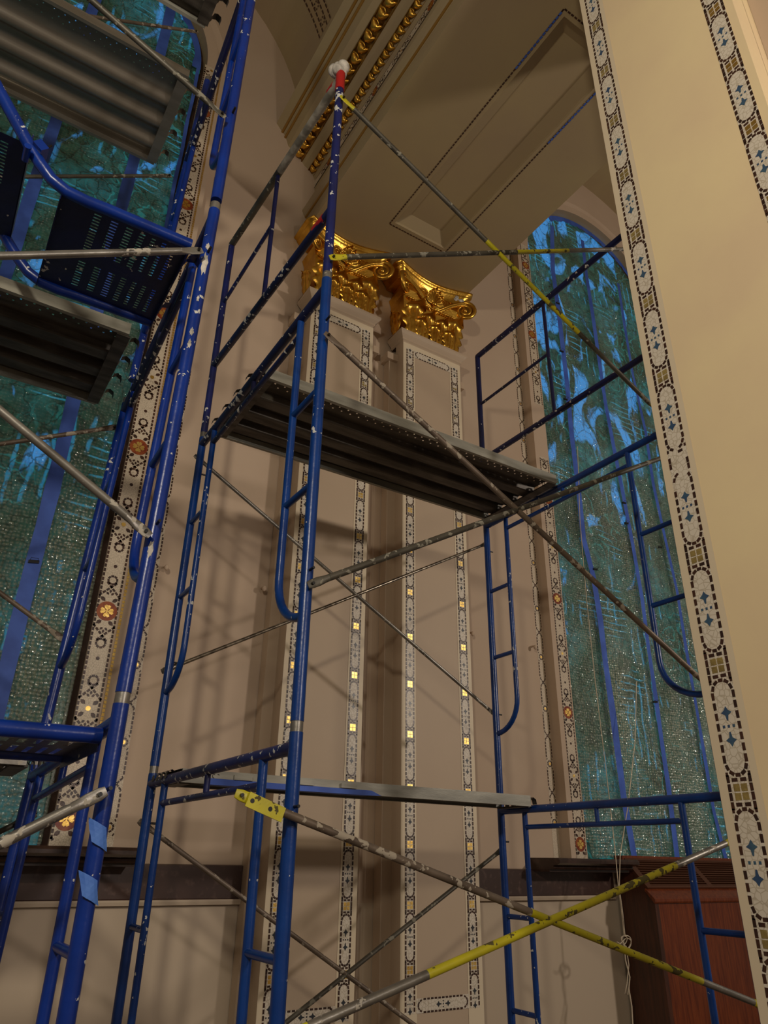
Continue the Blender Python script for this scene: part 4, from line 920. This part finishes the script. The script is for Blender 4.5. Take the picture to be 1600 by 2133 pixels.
# ---------------- perforated stair landings
def perforated(mb, x0, x1, y0, y1, z, m, groups, tilt=0):
    # sheet with real slots: groups = columns of slots along x, rows along y
    def P(x, y): return (x, y, z+tilt*(x-x0))
    cx = x0
    def solid(a, b, c, d): mb.face([P(a, c), P(b, c), P(b, d), P(a, d)], m)
    solid(x0, x1, y0, y0+.03); solid(x0, x1, y1-.03, y1)
    rows_ = [(y0+.03+k*.016, k) for k in range(int((y1-y0-.06)/.016))]
    yl = y0+.03+len(rows_)*.016; solid(x0, x1, yl, y1-.03)
    for a, b in groups:
        A_, B_2 = x0+a, x0+b; solid(cx, A_, y0+.03, yl)
        for yy, k in rows_:
            if 13 <= k % 17 <= 16: solid(A_, B_2, yy, yy+.016)
            else: solid(A_, B_2, yy, yy+.005); solid(A_, B_2, yy+.011, yy+.016)
        cx = B_2
    solid(cx, x1, y0+.03, yl)
def landing(z, label, stairs=True):
    ya, yb = 2.115, 2.64; xa, xb = -.035, .43
    o = thing('stair_landing', (xb-.2, (ya+yb)/2, z), label, 'stair landing')
    for y in (ya, yb):
        mb = MB(); path = [(xb, y, z+.01), (.12, y, z+.005), (.05, y, z)]
        path += [(-.02, y, z+.005), (-.075, y, z+.03), (-.12, y, z+.075), (-.17, y, z+.135), (-.30, y, z+.31), (-1.2, y, z+1.55)] if stairs else [(-1.2, y, z)]
        mb.tube(path, .0215, 'blueA', 18); mb.build('stringer', o)
    mb = MB(); g = [(.12, .145), (.18, .205), (.235, .26), (.285, .305), (.33, .345), (.37, .385), (.41, .425)]
    perforated(mb, xa, xb, ya+.01, yb-.01, z+.006, 'blueP', g)
    mb.box((xa, ya+.01, z-.03), (xa+.003, yb-.01, z+.008), 'blueP'); mb.box((xb-.004, ya, z-.03), (xb, yb, z+.008), 'blueP'); mb.build('perforated_plate', o)
    if stairs:
        for k in range(4):
            mb = MB(); tx = -.17-.165*k; tz = z+.15+.225*k
            perforated(mb, tx-.26, tx, ya+.01, yb-.01, tz, 'blueP', [(.05, .075), (.11, .135), (.17, .195)])
            mb.box((tx-.002, ya+.01, tz-.0), (tx+.002, yb-.01, tz+.055), 'blueP'); mb.box((tx-.262, ya+.01, tz-.05), (tx-.258, yb-.01, tz), 'blueP'); mb.build('tread', o)
        mb = MB(); c_ = Vector((-.155, ya, z+.115))
        mb.obox(c_+Vector((.02, -.012, .01)), Vector((.010, 0, .013)), Vector((0, .026, 0)), Vector((.016, 0, -.013)), 'blueA'); mb.tube([c_+Vector((.03, -.03, .0)), c_+Vector((.05, -.03, .035))], .004, 'black', 8); mb.tube([c_+Vector((-.015, -.045, -.03)), c_+Vector((-.015, .02, -.03))], .012, 'blueA', 12); mb.build('handrail_socket', o)
    else:
        pass
    for y in (lerp(ya, yb, .2), lerp(ya, yb, .8)):
        mb = MB(); mb.extrude([(xb, 0, z-.01), (xb+.02, 0, z+.04), (xb+.05, 0, z+.05), (xb+.07, 0, z+.03)], (0, y-.02, 0), (0, y+.02, 0), 'blueP'); mb.build('hook', o)
    return o
landing(2.10, 'dark blue perforated stair landing with curved tubular stringers, upper of the two')
landing(.285, 'dark blue stair landing at the lower left edge, above the white-edged plank', stairs=False)

# painter's tape scraps on the post
for (x, y, l) in ((206, 1738, 'torn square of light blue tape on the left tower post, upper one'), (187, 1850, 'torn square of light blue tape on the left tower post, lower one')):
    mb = MB(); p = at(x, y, Y=2.008); rows = []
    for i in range(5):
        row = []
        for j in range(5):
            u, v = (i-2)/2, (j-2)/2; xx = (u*.8-v*.25)*.028+random.uniform(-.001, .001); zz = (v*.85-u*.35)*.032
            row.append(p+Vector((xx, .018*(abs(xx)/.028)**2*.8-.002, zz)))
        rows.append(row)
    mb.grid(rows, 'tape2', False); mb.build('tape_patch', None, label=l, category='tape')
